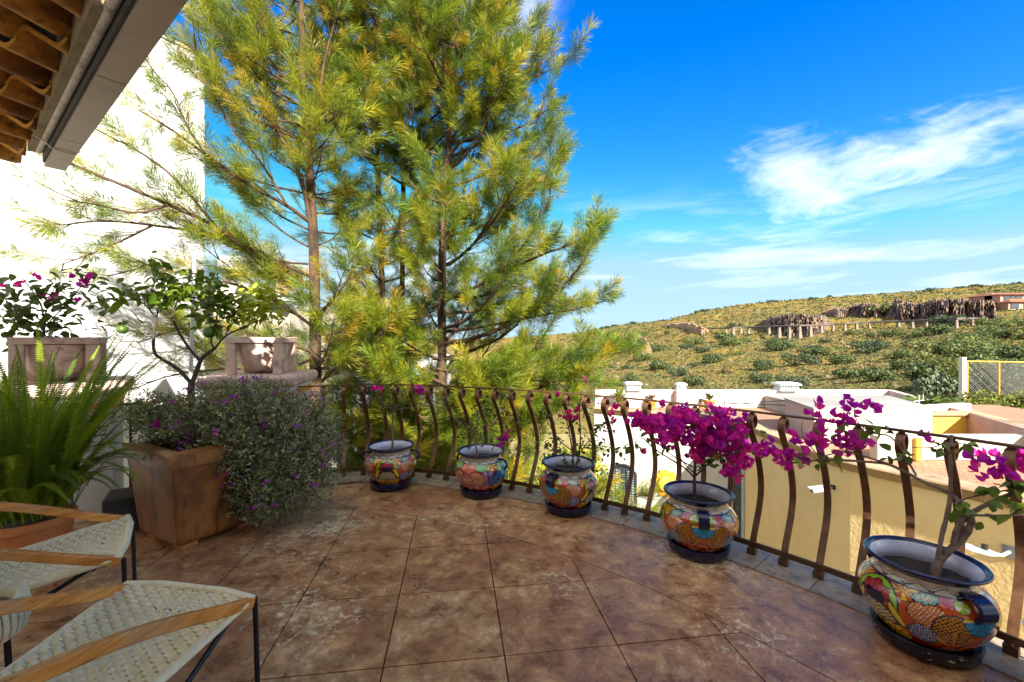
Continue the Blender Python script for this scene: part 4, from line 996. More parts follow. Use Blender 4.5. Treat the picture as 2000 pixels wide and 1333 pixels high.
class Pine:
    def __init__(s, seed):
        s.r = random.Random(seed); s.wood = Geo(); s.twig = Geo(); s.sh = []
    def limb(s, pts, r0, sec=0.16, f0=0.15, seclen=0.55, dens=1.0, up=0.35, len0=0.30, depth=1, bare=0.0):
        pts = [Vector(p) for p in pts]; n = len(pts); L = sum((b - a).length for a, b in zip(pts, pts[1:]))
        s.wood.tube(pts, [r0 * (1 - .8 * i / (n - 1)) + .002 for i in range(n)], 5, False)
        cum = [0]
        for a, b in zip(pts, pts[1:]): cum.append(cum[-1] + (b - a).length)
        pos = L * f0; side = 1
        while pos < L:
            k = max(i for i in range(n) if cum[i] <= pos); k = min(k, n - 2)
            t = (pos - cum[k]) / max(1e-6, cum[k + 1] - cum[k]); p = pts[k].lerp(pts[k + 1], t); d = (pts[k + 1] - pts[k]).normalized()
            fr = pos / L
            lat = d.cross(Vector((0, 0, 1))); lat = lat.normalized() if lat.length > .1 else Vector((s.r.uniform(-1, 1), s.r.uniform(-1, 1), 0)).normalized()
            lat = (lat * side + Vector((0, 0, s.r.uniform(-.35, .55)))).normalized()
            sl_ = seclen * s.r.uniform(.45, 1.1) * (1.1 - .55 * fr)
            dd = (d * s.r.uniform(.5, 1.0) + lat * s.r.uniform(.5, 1.0)).normalized()
            q1 = p + dd * sl_ * .5; q2 = q1 + (dd + Vector((0, 0, up)) * s.r.uniform(.4, 1.2)).normalized() * sl_ * .5
            if s.r.random() > bare:
                s.twig.tube([p, q1, q2], [.007 + .004 * r0 / .03, .006, .004], 3, False)
                s.tuft(p.lerp(q1, .9), (q1 - p).normalized(), len0 * .85, dens)
                s.tuft(q1.lerp(q2, .45), (q2 - q1).normalized(), len0, dens)
                s.tuft(q2, (q2 - q1).normalized(), len0 * 1.1, dens)
                if dens > .7:
                    for _ in range(2):
                        v = Vector((s.r.uniform(-1, 1), s.r.uniform(-1, 1), s.r.uniform(-.2, 1))).normalized()
                        b = p.lerp(q2, s.r.uniform(.35, .95)); e = (dd * .8 + v * .8).normalized()
                        s.tuft(b, e, len0 * s.r.uniform(.8, 1.1), dens)
            else:
                s.twig.tube([p, q1, q2], [.006, .004, .002], 3, False)
            side = -side; pos += sec * s.r.uniform(.6, 1.4)
        s.tuft(pts[-1], (pts[-1] - pts[-2]).normalized(), len0 * 1.2, dens)
        s.tuft(pts[-2].lerp(pts[-1], .5), (pts[-1] - pts[-2]).normalized(), len0 * 1.1, dens)
    def tuft(s, p, d, L, dens):
        if s.r.random() > dens: return
        s.sh.append((p, (d + Vector((s.r.uniform(-.2, .2), s.r.uniform(-.2, .2), s.r.uniform(-.1, .25)))).normalized(), L * s.r.uniform(.62, 1.3)))
    def auto(s, base, az, L, pitch, curve, r0=.025, **kw):
        pts = [Vector(base)]; n = 7; p = pitch; a = az
        for i in range(n):
            d = Vector((math.cos(a) * math.cos(p), math.sin(a) * math.cos(p), math.sin(p)))
            pts.append(pts[-1] + d * L / n); p += curve / n + s.r.uniform(-.07, .07); a += s.r.uniform(-.1, .1)
        s.limb(pts, r0, **kw)
    def finish(s, name, label, base, trunk, tr, pal, warm=0.0, T=None):
        e = empty(name, base, label, 'tree', 'pine trees beyond the railing')
        part(e, 'trunk', Geo().tube(smoothline(trunk, 2), [tr[0] + (tr[1] - tr[0]) * i / (len(smoothline(trunk, 2)) - 1) for i in range(len(smoothline(trunk, 2)))], 12), M_bark, 80)
        b = part(e, 'limbs', s.wood, M_bark, 80); b['kind'] = 'stuff'
        t = part(e, 'twigs', s.twig, M_twig); t['kind'] = 'stuff'
        P = np.array([tuple(x[0]) for x in s.sh]); D = np.array([tuple(x[1]) for x in s.sh]); L = np.array([x[2] for x in s.sh])
        n = len(P); rr = np.random.default_rng(len(P))
        u = np.cross(D, rr.normal(size=(n, 3))); u /= np.linalg.norm(u, axis=1)[:, None]; w = np.cross(D, u)
        which = rr.integers(0, len(T), n); Vs = []; Cs = []
        ci = rr.choice(len(PAL), n, p=pal); base_c = PAL[ci] * 1.65 * rr.uniform(.75, 1.25, n)[:, None]
        for k in range(len(T)):
            i = np.where(which == k)[0]
            if not len(i): continue
            tv = T[k]
            V = P[i, None, :] + (u[i, None, :] * tv[None, :, 0:1] + w[i, None, :] * tv[None, :, 1:2] + D[i, None, :] * tv[None, :, 2:3]) * L[i, None, None]
            V[:, 2::4, 2] -= 0.06 * L[i, None]
            c = base_c[i][:, None, :] * rr.uniform(.8, 1.2, (len(i), tv.shape[0] // 4, 1)); Vs.append(V.reshape(-1, 3)); Cs.append(np.repeat(c, 4, 1).reshape(-1, 3))
        V = np.concatenate(Vs); C = np.concatenate(Cs)
        me = npmesh('needles', V, np.arange(len(V)).reshape(-1, 4), C, off=base)
        o = put('crown', me, M_needle, e); o['kind'] = 'stuff'
        return e
# first pine: sparse, with long bare sweeping limbs to the left
b1 = Vector((-2.90, 6.3, -5.2))
t1 = [b1, (-2.95, 6.3, -2), (-2.90, 6.3, .4), PX(615, 600, 6.3), PX(613, 470, 6.3), PX(605, 340, 6.3), PX(595, 200, 6.3), PX(588, 60, 6.3), PX(592, -120, 6.3)]
p1 = Pine(11)
SW = dict(sec=0.118, f0=.10, seclen=.58, dens=.70, len0=.29, bare=.14)
def lm(pine, pts, r, **kw): pine.limb(smoothline([PX(x, y, Y) for x, y, Y in pts], 1), r, **kw)
lm(p1, [(614, 480, 6.3), (590, 345, 6.1), (537, 247, 6.0), (485, 161, 5.9), (462, 120, 5.9), (425, 49, 5.8), (400, -30, 5.7)], .035, **SW)
lm(p1, [(485, 161, 5.9), (440, 145, 5.7), (385, 100, 5.5), (330, 70, 5.4)], .016, **SW)
lm(p1, [(537, 247, 6.0), (480, 230, 5.7), (420, 150, 5.5), (380, 90, 5.3)], .014, **SW)
lm(p1, [(614, 570, 6.3), (565, 530, 6.0), (500, 500, 5.7), (420, 440, 5.4), (330, 400, 5.1), (235, 360, 4.9), (150, 325, 4.8), (95, 305, 4.75)], .036, **SW)
lm(p1, [(420, 440, 5.4), (340, 345, 5.2), (280, 300, 5.1), (205, 262, 5.0)], .018, **SW)
lm(p1, [(330, 400, 5.1), (270, 420, 4.9), (190, 400, 4.8), (120, 390, 4.8)], .014, **SW)
lm(p1, [(613, 440, 6.3), (560, 400, 6.0), (480, 360, 5.7), (400, 300, 5.5), (330, 250, 5.4), (270, 215, 5.3)], .030, **SW)
lm(p1, [(400, 300, 5.5), (360, 240, 5.4), (340, 180, 5.4), (300, 140, 5.3)], .014, **SW)
lm(p1, [(560, 400, 6.0), (500, 300, 5.8), (450, 250, 5.6), (420, 190, 5.5)], .018, **SW)
lm(p1, [(616, 545, 6.3), (540, 510, 6.0), (470, 470, 5.8), (400, 455, 5.6), (300, 440, 5.4), (200, 430, 5.2), (120, 440, 5.1)], .028, **SW)
lm(p1, [(300, 440, 5.4), (240, 470, 5.2), (170, 500, 5.1), (110, 520, 5.0)], .014, **SW)
lm(p1, [(614, 640, 6.3), (560, 600, 6.0), (480, 560, 5.7), (380, 540, 5.4), (290, 520, 5.3), (210, 540, 5.2)], .024, **SW)
lm(p1, [(615, 690, 6.3), (560, 670, 5.9), (450, 640, 5.6), (350, 640, 5.4), (270, 670, 5.3)], .020, **SW)
lm(p1, [(615, 700, 6.3), (560, 720, 5.9), (450, 720, 5.6), (340, 730, 5.4), (260, 760, 5.3)], .020, **SW)
lm(p1, [(620, 620, 6.3), (655, 580, 6.2), (685, 540, 6.1), (692, 508, 6.1)], .030, sec=.3, f0=.4, seclen=.35, dens=.3, len0=.26, bare=.5)
lm(p1, [(609, 292, 6.3), (627, 165, 6.2), (635, 112, 6.2), (660, 20, 6.2), (680, -60, 6.2)], .026, **SW)
lm(p1, [(606, 350, 6.3), (545, 250, 6.4), (515, 150, 6.5), (520, 60, 6.5), (535, -40, 6.5)], .022, **SW)
for z in np.arange(-3.6, 7.4, 0.26):
    k = p1.r.randint(1, 3) + (1 if z > 3.6 else 0)
    for _ in range(k):
        a = p1.r.uniform(-.9, 2.6) if p1.r.random() < .6 else p1.r.uniform(2.2, 4.3)
        L = (1.5 if z > 1 else 1.9) * p1.r.uniform(.6, 1.1)
        hx_ = -2.9 + (-.3) * max(0, z - .5) / 6
        p1.auto((hx_, 6.3, z), a, L, p1.r.uniform(-.1, .5), p1.r.uniform(.1, .9), .015, sec=.12, f0=.2, seclen=.5, dens=.72, len0=.29, bare=.1)
for z in np.arange(-2.5, 6.6, .05):
    a = p1.r.uniform(0, 6.28); d_ = Vector((math.cos(a), math.sin(a), p1.r.uniform(-.2, .7))).normalized(); hx_ = -2.9 - .05 * max(0, z - .5)
    p1.tuft(Vector((hx_, 6.3, z)) + d_ * .08, d_, .2, .7)
p1.finish('pine_tree', 'sparse pine with long bare limbs sweeping left over the white wall', b1, t1, (.11, .026), [.17, .27, .26, .15, .10, .05], T=SHT)
def fullpine(name, label, bx, Y, seed, zlo, ztop, Rf, ntier, pal, lean=0.0, r0=.12, azb=None, dens=.95, **kw):
    p = Pine(seed); base = Vector((bx, Y, -5.2)); tk = [base]
    def tx(z): return bx + lean * (z + 5.2) + .05 * math.sin(z * .9 + seed)
    for z in np.arange(-3.5, ztop, 1.2): tk.append(Vector((tx(z), Y + .04 * math.sin(z * 1.3), z)))
    zs = np.linspace(zlo, ztop - .2, ntier)
    for i, z in enumerate(zs):
        for q in range(kw.get('per', 3)):
            a = 2.4 * (i * kw.get('per', 3) + q) + p.r.uniform(-.4, .4)
            if azb is not None and p.r.random() < azb[2]: a = p.r.uniform(azb[0], azb[1])
            L = Rf(z, a) * p.r.uniform(.72, 1.1)
            if kw.get('thin') and kw['thin'][0] < z < kw['thin'][1] and p.r.random() < kw['thin'][2]: continue
            if L < .25: continue
            p.auto((tx(z), Y, z), a, L, p.r.uniform(.0, .4) + .05 * max(0, z - 3), p.r.uniform(.5, 1.1), .012 + .009 * L, sec=.17, f0=.22, seclen=.30 + .16 * L, dens=dens, up=.6, len0=.31)
    for pts_ in kw.get('extra', ()): lm(p, pts_, .03, sec=.16, f0=.3, seclen=.62, dens=.95, up=.5, len0=.32)
    return p.finish(name, label, base, tk, (r0, .03), pal, T=SH)
GRN = [.26, .30, .20, .08, .13, .03]
def R4(z, a):
    r = np.interp(z, [-3.5, -1, 0.4, 1.4, 2.4, 3.6, 5.0, 7.1, 9.6], [1.3, 2.1, 2.5, 2.8, 2.6, 2.2, 1.95, 1.5, .3])
    c = math.cos(a); return r * (1 if c > 0 else 1 - (.35 if z > 3.2 else .6) * -c) * (1 if abs(math.sin(a)) < .5 else .85)
fullpine('pine_tree', 'dense bushy pine at the right of the group, its brushy limbs against the open sky', -1.34, 7.0, 21, -3.4, 9.3, R4, 50, GRN, 0.03, .11, (-1.1, .9, .33), thin=(-.5, 4.5, .22), extra=[[(845, 650, 7), (940, 640, 6.9), (1060, 615, 6.8), (1120, 605, 6.7), (1182, 588, 6.7)], [(845, 700, 7), (950, 705, 6.9), (1080, 705, 6.8), (1160, 698, 6.7), (1215, 688, 6.7)], [(845, 720, 7), (950, 735, 6.8), (1060, 745, 6.6), (1160, 745, 6.5)], [(845, 740, 7), (930, 780, 6.7), (1040, 800, 6.5), (1120, 790, 6.4)], [(845, 600, 7), (930, 560, 6.8), (1050, 500, 6.7), (1125, 475, 6.6), (1172, 440, 6.6)]])
def R3(z, a): return float(np.interp(z, [-3.5, 0, 3, 5, 7, 9.8], [1.3, 1.2, 1.25, 1.7, 1.7, .4]))
fullpine('pine_tree', 'slender straight pine, third trunk from the left of the group', -2.02, 8.0, 23, -3.2, 9.6, R3, 44, GRN, -0.006, .07, dens=.8, thin=(.2, 4.2, .66))
def R2(z, a): return float(np.interp(z, [-3.5, 0, 3, 5, 7, 9.8], [1.3, 1.05, 1.1, 1.6, 1.6, .4]))
fullpine('pine_tree', 'slender straight pine with reddish bark, second trunk from the left of the group', -2.32, 7.6, 25, -3.2, 9.4, R2, 42, [.2, .28, .24, .13, .1, .05], -0.004, .07, dens=.75, thin=(.0, 4.4, .66))
# a thin low pine whose twigs reach in front of the arched window
p6 = Pine(41); b6 = Vector((0.55, 8.2, -5.2))
for z in np.arange(-3.6, -.9, .16):
    p6.auto((0.55 + .1 * (z + 3), 8.2, z), p6.r.uniform(-1.2, 4.0), 1.15 * p6.r.uniform(.6, 1.2), .1, .6, .015, sec=.16, f0=.2, seclen=.4, dens=.9, len0=.3)
p6.auto((0.5, 8.2, -1.9), -.1, 2.0, .25, .3, .02, sec=.2, f0=.45, seclen=.35, dens=.9, len0=.33)
p6.auto((0.5, 8.2, -2.4), -.2, 2.1, .2, .3, .02, sec=.2, f0=.45, seclen=.35, dens=.9, len0=.33)
p6.finish('pine_tree', 'low young pine below the railing, its twigs crossing the arched window', b6, [b6, (0.5, 8.2, -3), (0.62, 8.2, -1.0)], (.07, .03), [.1, .25, .35, .2, .05, .05], T=SH)

# ------------------------------------------------------------------ the house the terrace belongs to: tiled eave, gutter, walls behind the camera
ev = Vector((-0.7990, 0.6013, 0)); en = Vector((0.6013, 0.7990, 0))       # along the eave, outward
EC = 0.604                                                                # eave line: en . p = EC
def EP(a, o, z): return ev * a + en * (EC + o) + Vector((0, 0, z))         # a along the eave, o outward
zg = 2.95
hs = empty('villa', (0, -3, 0), 'villa whose clay tiled eave and beige gutter overhang the terrace corner', 'house')
M_villa = M('villa_plaster', [s2l('e2d8c6'), s2l('ebe3d4')], 0.8, 6, 0.9, 0.3, 16)
M_gut = M('beige_gutter', [s2l('8e7f70'), s2l('a08f80'), s2l('95857a')], 2.5, 6, 0.55, 0.15, 30, 0.004, spec=.4)
M_gdark = M('gutter_strap', [s2l('5a4c42')], rough=0.6, bmp=0)
M_eaveT = M('eave_tile', [s2l('6a3f22'), s2l('8c5a2a'), s2l('b88236'), s2l('58351c')], 4, 8, 0.85, 0.5, 30, 0.01, kind='World', lo=.34, hi=.66)
M_eaveE = M('bounce_lit_tile_edge', [s2l('a8702c'), s2l('cf9a48'), s2l('dcae60')], 9, 6, 0.9, 0.4, 40, 0.006, kind='World')  # golden tone paints bounced light onto the tile ends
M_fasc = M('mossy_mortar', [s2l('5d5138'), s2l('857454'), s2l('6e6248')], 5, 8, 0.95, 0.8, 20, 0.02, kind='World')
M_pipeW = M('plastered_pipe', [s2l('9c9184'), s2l('bdb2a4'), s2l('83786a')], 9, 8, 0.85, 0.8, 40, 0.01, kind='World')
aE = 5.155
def eprism(a0, a1, o0, o1, z0, z1):
    return Geo().prism([tuple(EP(a, o, 0)[:2]) for a, o in ((a0, o0), (a1, o0), (a1, o1), (a0, o1))], z0, z1)
gut = part(hs, 'gutter', Geo(), M_gut) if False else None
g = eprism(-7, aE, -.118, 0, zg, zg + .006)
g2 = eprism(-7, aE, -.006, 0, zg + .0062, zg + .11); g3 = eprism(-7, aE, -.118, -.112, zg + .0062, zg + .13); g4 = eprism(aE - .005, aE, -.1118, -.0062, zg + .0064, zg + .108)
for q_ in (g2, g3, g4): g.add(q_.v, q_.f)
for aa in (aE - 1.15, aE - 2.35): pass
gut = part(hs, 'gutter', g, M_gut)
part(gut, 'lip', eprism(-7, aE, .0005, .007, zg + .012, zg + .03), M_gdark)
for a in (aE - .82, aE - 2.02, aE - 3.2):
    part(gut, 'joint', eprism(a, a + .004, -.117, -.001, zg - .0015, zg - .0002), M_gdark)
a = aE - .55
st = [EP(a, .012, zg + .1), EP(a, .012, zg - .012), EP(a, -.125, zg - .012), EP(a + .03, -.16, zg + .045), EP(a + .05, -.22, zg + .08)]
part(gut, 'strap', Geo().bar(smoothline(st, 1), ev, .016, .006), M_gut)
part(hs, 'pipe', Geo().tube([EP(-7, -.158, zg + .085), EP(aE - .12, -.158, zg + .085)], .024, 10), M_pipeW, 60)
part(hs, 'fascia', eprism(-7, aE - .05, -.132, -.1195, zg + .02, zg + .112), M('dark_fascia', [s2l('2c241d'), s2l('3d3228')], 5, 5, .9, .3))
part(hs, 'mortar_strip', eprism(2.61, aE - .1, -.215, -.174, zg + .07, zg + .345), M_fasc)
def eavetile(x, yc, z0):
    V = []; ns = 16; W = .265; L = .44; th = .028
    for j, (yy, zz) in enumerate(((0, 0), (L * .5, .025), (L, .05))):
        for layer in (0, 1):
            for i in range(ns + 1):
                s = i / ns; zw =   .044 * math.sin(2 * math.pi * s) + .010 * math.sin(4 * math.pi * s)
                V.append((x + s * (W + .012), yc + yy, z0 + zz + zw + layer * th))
    Fs = []; k = ns + 1
    for j in range(2):
        b = j * 2 * k; c = (j + 1) * 2 * k
        for i in range(ns):
            Fs += [(b + i, c + i, c + i + 1, b + i + 1), (b + k + i, b + k + i + 1, c + k + i + 1, c + k + i)]
        Fs += [(b, b + k, c + k, c), (b + ns, c + ns, c + k + ns, b + k + ns)]
    for i in range(ns): Fs += [(i, i + 1, k + i + 1, k + i), (4 * k + i + 1, 4 * k + i, 5 * k + i, 5 * k + i + 1)]
    return V, Fs
import bmesh
for j in range(-1, 4):
    yc = 2.19 + .395 * j; z0 = 3.085 - .012 * j
    for i in range(-3, 8):
        x = -3.62 + .265 * i + (.02 if j % 2 else 0)
        if (x + .13 - 0) * en.x + (yc + .2) * en.y > EC + .05: continue
        if x < -4.4: continue
        V, Fs = eavetile(x, yc, z0)
        bm = bmesh.new(); vs_ = [bm.verts.new(p) for p in V]
        for f in Fs:
            fc = bm.faces.new([vs_[q] for q in f])
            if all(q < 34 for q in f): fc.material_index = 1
        bmesh.ops.bisect_plane(bm, geom=bm.verts[:] + bm.edges[:] + bm.faces[:], plane_co=EP(0, -.216, 0), plane_no=en, clear_outer=True)
        if len(bm.faces) < 3: bm.free(); continue
        bmesh.ops.translate(bm, verts=bm.verts, vec=-Vector((0, -3, 0)))
        me = bpy.data.meshes.new('roof_tile'); bm.to_mesh(me); bm.free()
        me.polygons.foreach_set('use_smooth', [True] * len(me.polygons)); me.set_sharp_from_angle(angle=rad(40))
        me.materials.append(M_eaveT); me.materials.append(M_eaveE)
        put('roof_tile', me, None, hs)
part(hs, 'roof_deck', Geo().prism([tuple(EP(a, o, 0)[:2]) for a, o in ((-7, -.14), (2.296, -.14), (2.296, -6), (-7, -6))], 3.064, 3.12), M_fasc)
part(hs, 'roof_deck', Geo().prism([tuple(EP(a, o, 0)[:2]) for a, o in ((2.3, -.14), (aE - .25, -.14), (aE - .25, -3.6), (2.3, -3.6))], 3.30, 3.36), M_fasc)
part(hs, 'wall', eprism(-7, 3.2, -6, -1.75, -.01, 3.06), M_villa)
part(hs, 'shade_block', eprism(-5.2, 0.35, -1.1, -.15, 3.125, 4.85), M_villa)  # added unseen block, sized to keep sun off the terrace and railing

# ------------------------------------------------------------------ railing
M_iron = M('brown_iron', [s2l('4c3120'), s2l('68452c'), s2l('80583a')], 14, 6, 0.5, 0.15, 60, 0.002, metal=.25, kind='World')
M_iron2 = M('dark_brown_iron', [s2l('4a2e18'), s2l('634528')], 14, 6, 0.55, 0.1, 60, 0.002, metal=.2, kind='World')
rl = empty('railing', (0, 0, 0), 'brown wrought iron balcony railing with bellied scroll topped bars', 'railing')
prof = [(0.0, 0.02), (0.025, .10), (.09, .20), (.16, .31), (.195, .42), (.185, .53), (.135, .66), (.06, .79), (-.01, .88), (-.045, .93)]
prof = [Vector((0, d, z)) for d, z in prof]
ring = []
for i in range(27):
    th = math.pi - i * math.pi / 13; rr_ = .050 - .018 * max(0, (i - 12)) / 14
    ring.append(Vector((0, .005 + rr_ * math.cos(th), .952 + rr_ * math.sin(th))))
prof = smoothline(prof, 1) + ring
barm = Geo().bar(prof, Vector((1, 0, 0)), .040, .011).mesh('baluster', smooth=35); barm.materials.append(M_iron)
footm = Geo().box((0, 0, .026), (.052, .04, .056)).tube([(0, 0, .056), (0, 0, .064)], .012, 8).mesh('foot'); footm.materials.append(M_iron2)
knobm = Geo().tube([(0, .005, 1.0), (0, .005, 1.018)], .011, 8).sphere((0, .005, 1.008), .017, 10, 6, (1, 1, .7)).mesh('collar', smooth=40); knobm.materials.append(M_iron2)
bpx = [632, 671, 710, 744, 773, 805, 838, 871, 902, 934, 967, 1000, 1034, 1069, 1106, 1144, 1181.5, 1220, 1263, 1309, 1357, 1410, 1468.5, 1530, 1598.6, 1675.6, 1760.7, 1858, 1975]
for x in bpx:
    p, t, n = rail_at_px(x)
    o = put('baluster', barm, None, rl, (p.x, p.y, 0)); o.rotation_euler = (0, 0, math.atan2(t.y, t.x))
    put('foot', footm, None, o); put('collar', knobm, None, o)
pts = [Vector((p.x, p.y, 0)) for p in RL[2:-22]]
sides = []
for i in range(len(pts)):
    t = (pts[min(i + 1, len(pts) - 1)] - pts[max(i - 1, 0)]).normalized(); sides.append(Vector((-t.y, t.x, 0)))
part(rl, 'top_rail', Geo().bar([p + Vector((0, 0, 1.024)) for p in pts], sides, .034, .013), M_iron2)
part(rl, 'bottom_rail', Geo().bar([p + Vector((0, 0, .082)) for p in pts], sides, .014, .036), M_iron2)
# plain bar railing between the two pillars
q0 = Vector((-3.66, 4.02, 0)); q1 = Vector((-2.99, 4.72, 0)); sr = empty('side_railing', q0, 'short plain iron bar railing behind the terracotta planter, between the pillars', 'railing')
part(sr, 'top_rail', Geo().tube([q0 + Vector((0, 0, .92)), q1 + Vector((0, 0, .92))], .016, 8), M_iron2); part(sr, 'bottom_rail', Geo().tube([q0 + Vector((0, 0, .1)), q1 + Vector((0, 0, .1))], .013, 8), M_iron2)
for k in range(7):
    p = q0.lerp(q1, (k + .35) / 7); part(sr, 'bar', Geo().tube([p + Vector((0, 0, .0)), p + Vector((0, 0, .92))], .011, 6), M_iron2)

# ------------------------------------------------------------------ pillars with stone planters
M_cant = M('pink_cantera', [s2l('9c7d70'), s2l('b79a8b'), s2l('c5aa9a'), s2l('8d7065')], 5, 9, 0.85, 0.5, 40, 0.008, lo=.34, hi=.66)
M_ochre = M('ochre_band', [s2l('b5741c'), s2l('cc8c2c')], 5, 5, .8, .2)
M_pillar = M('pillar_white', [s2l('b5b2aa'), s2l('c9c6bf')], 1.5, 6, .9, .3, 20)
def pillar(c, rz, lab, lab2):
    e = empty('pillar', (c.x, c.y, 0), lab, 'pillar', 'terrace pillars', rz)
    part(e, 'shaft', Geo().box((0, 0, .46), (.76, .76, .94)), M_pillar, bev=.012)
    part(e, 'band', Geo().box((0, 0, .965), (.775, .775, .066)), M_ochre, bev=.004)
    part(e, 'neck', Geo().box((0, 0, 1.025), (.80, .80, .054)), M_pillar, bev=.01)
    part(e, 'capstone', Geo().box((0, 0, 1.11), (.92, .92, .115)), M_cant, bev=.045).modifiers[0].segments = 4
    s = empty('stone_planter', (c.x, c.y, 1.168), lab2, 'planter', 'stone planters on the pillars', rz)
    w = .53; h = .385; pw = .085
    for sx_ in (-1, 1):
        for sy_ in (-1, 1):
            part(s, 'post', Geo().box((sx_ * (w - pw) / 2, sy_ * (w - pw) / 2, h / 2 - .03), (pw, pw, h - .06)), M_cant, bev=.008)
    part(s, 'rim', sweep([(-w / 2, -w / 2), (-w / 2, w / 2), (w / 2, w / 2), (w / 2, -w / 2)], [(0.0, h - .06), (0.0, h), (-.0, h), (.004, h), (.12, h), (.12, h - .06)], True) if False else
         Geo().box((0, -(w - .06) / 2, h - .029), (w + .01, .07, .06)).box((0, (w - .06) / 2, h - .029), (w + .01, .07, .06)).box((-(w - .06) / 2, 0, h - .0295), (.07, w - .08, .059)).box(((w - .06) / 2, 0, h - .0295), (.07, w - .08, .059)), M_cant, bev=.006)
    part(s, 'back_slab', Geo().box((0, .12, (h - .06) / 2), (w - .14, w - .30, h - .065)), M_cant)
    bowl = []
    for k in range(13):
        t_ = k / 12; bowl.append((.05 + (w / 2 - .012 - .05) * math.sin(t_ * math.pi / 2) ** .8, .01 + (h - .075) * (1 - math.cos(t_ * math.pi / 2)) ))
    part(s, 'bowl', Geo().lathe([(0.001, .01)] + bowl, 36), M_cant, 50)
    part(s, 'soil', Geo().box((0, 0, h - .05), (w - .12, w - .12, .03)), M_joint)
    return s
pilR = Vector((-2.719, 4.66, 0)); pilL = Vector((-4.005, 3.796, 0))
pillar(pilR, rad(11), 'sunlit white pillar with an ochre band where the curved railing ends', 'sunlit pink stone planter with a carved bowl on the pillar behind the trailing shrub')
pillar(pilL, rad(38), 'shaded grey white pillar behind the fern', 'shaded pink stone planter under the bougainvillea above the fern')
# white pole with a ring
pb = Vector((-3.17, 4.16, 0)); pe = empty('ring_pole', pb, 'thin white pole with a ring at its top beside the citrus tree', 'pole')
pt = PX(380, 500, 4.2)
part(pe, 'shaft', Geo().tube([pb, pt], [.019, .015], 10), M_wplast, 40)
part(pe, 'ring', Geo().tube([pt + Vector((.034 * math.cos(a), 0, .034 + .034 * math.sin(a))) for a in np.linspace(-1.5, 4.75, 18)], .009, 6), M_wplast, 40)

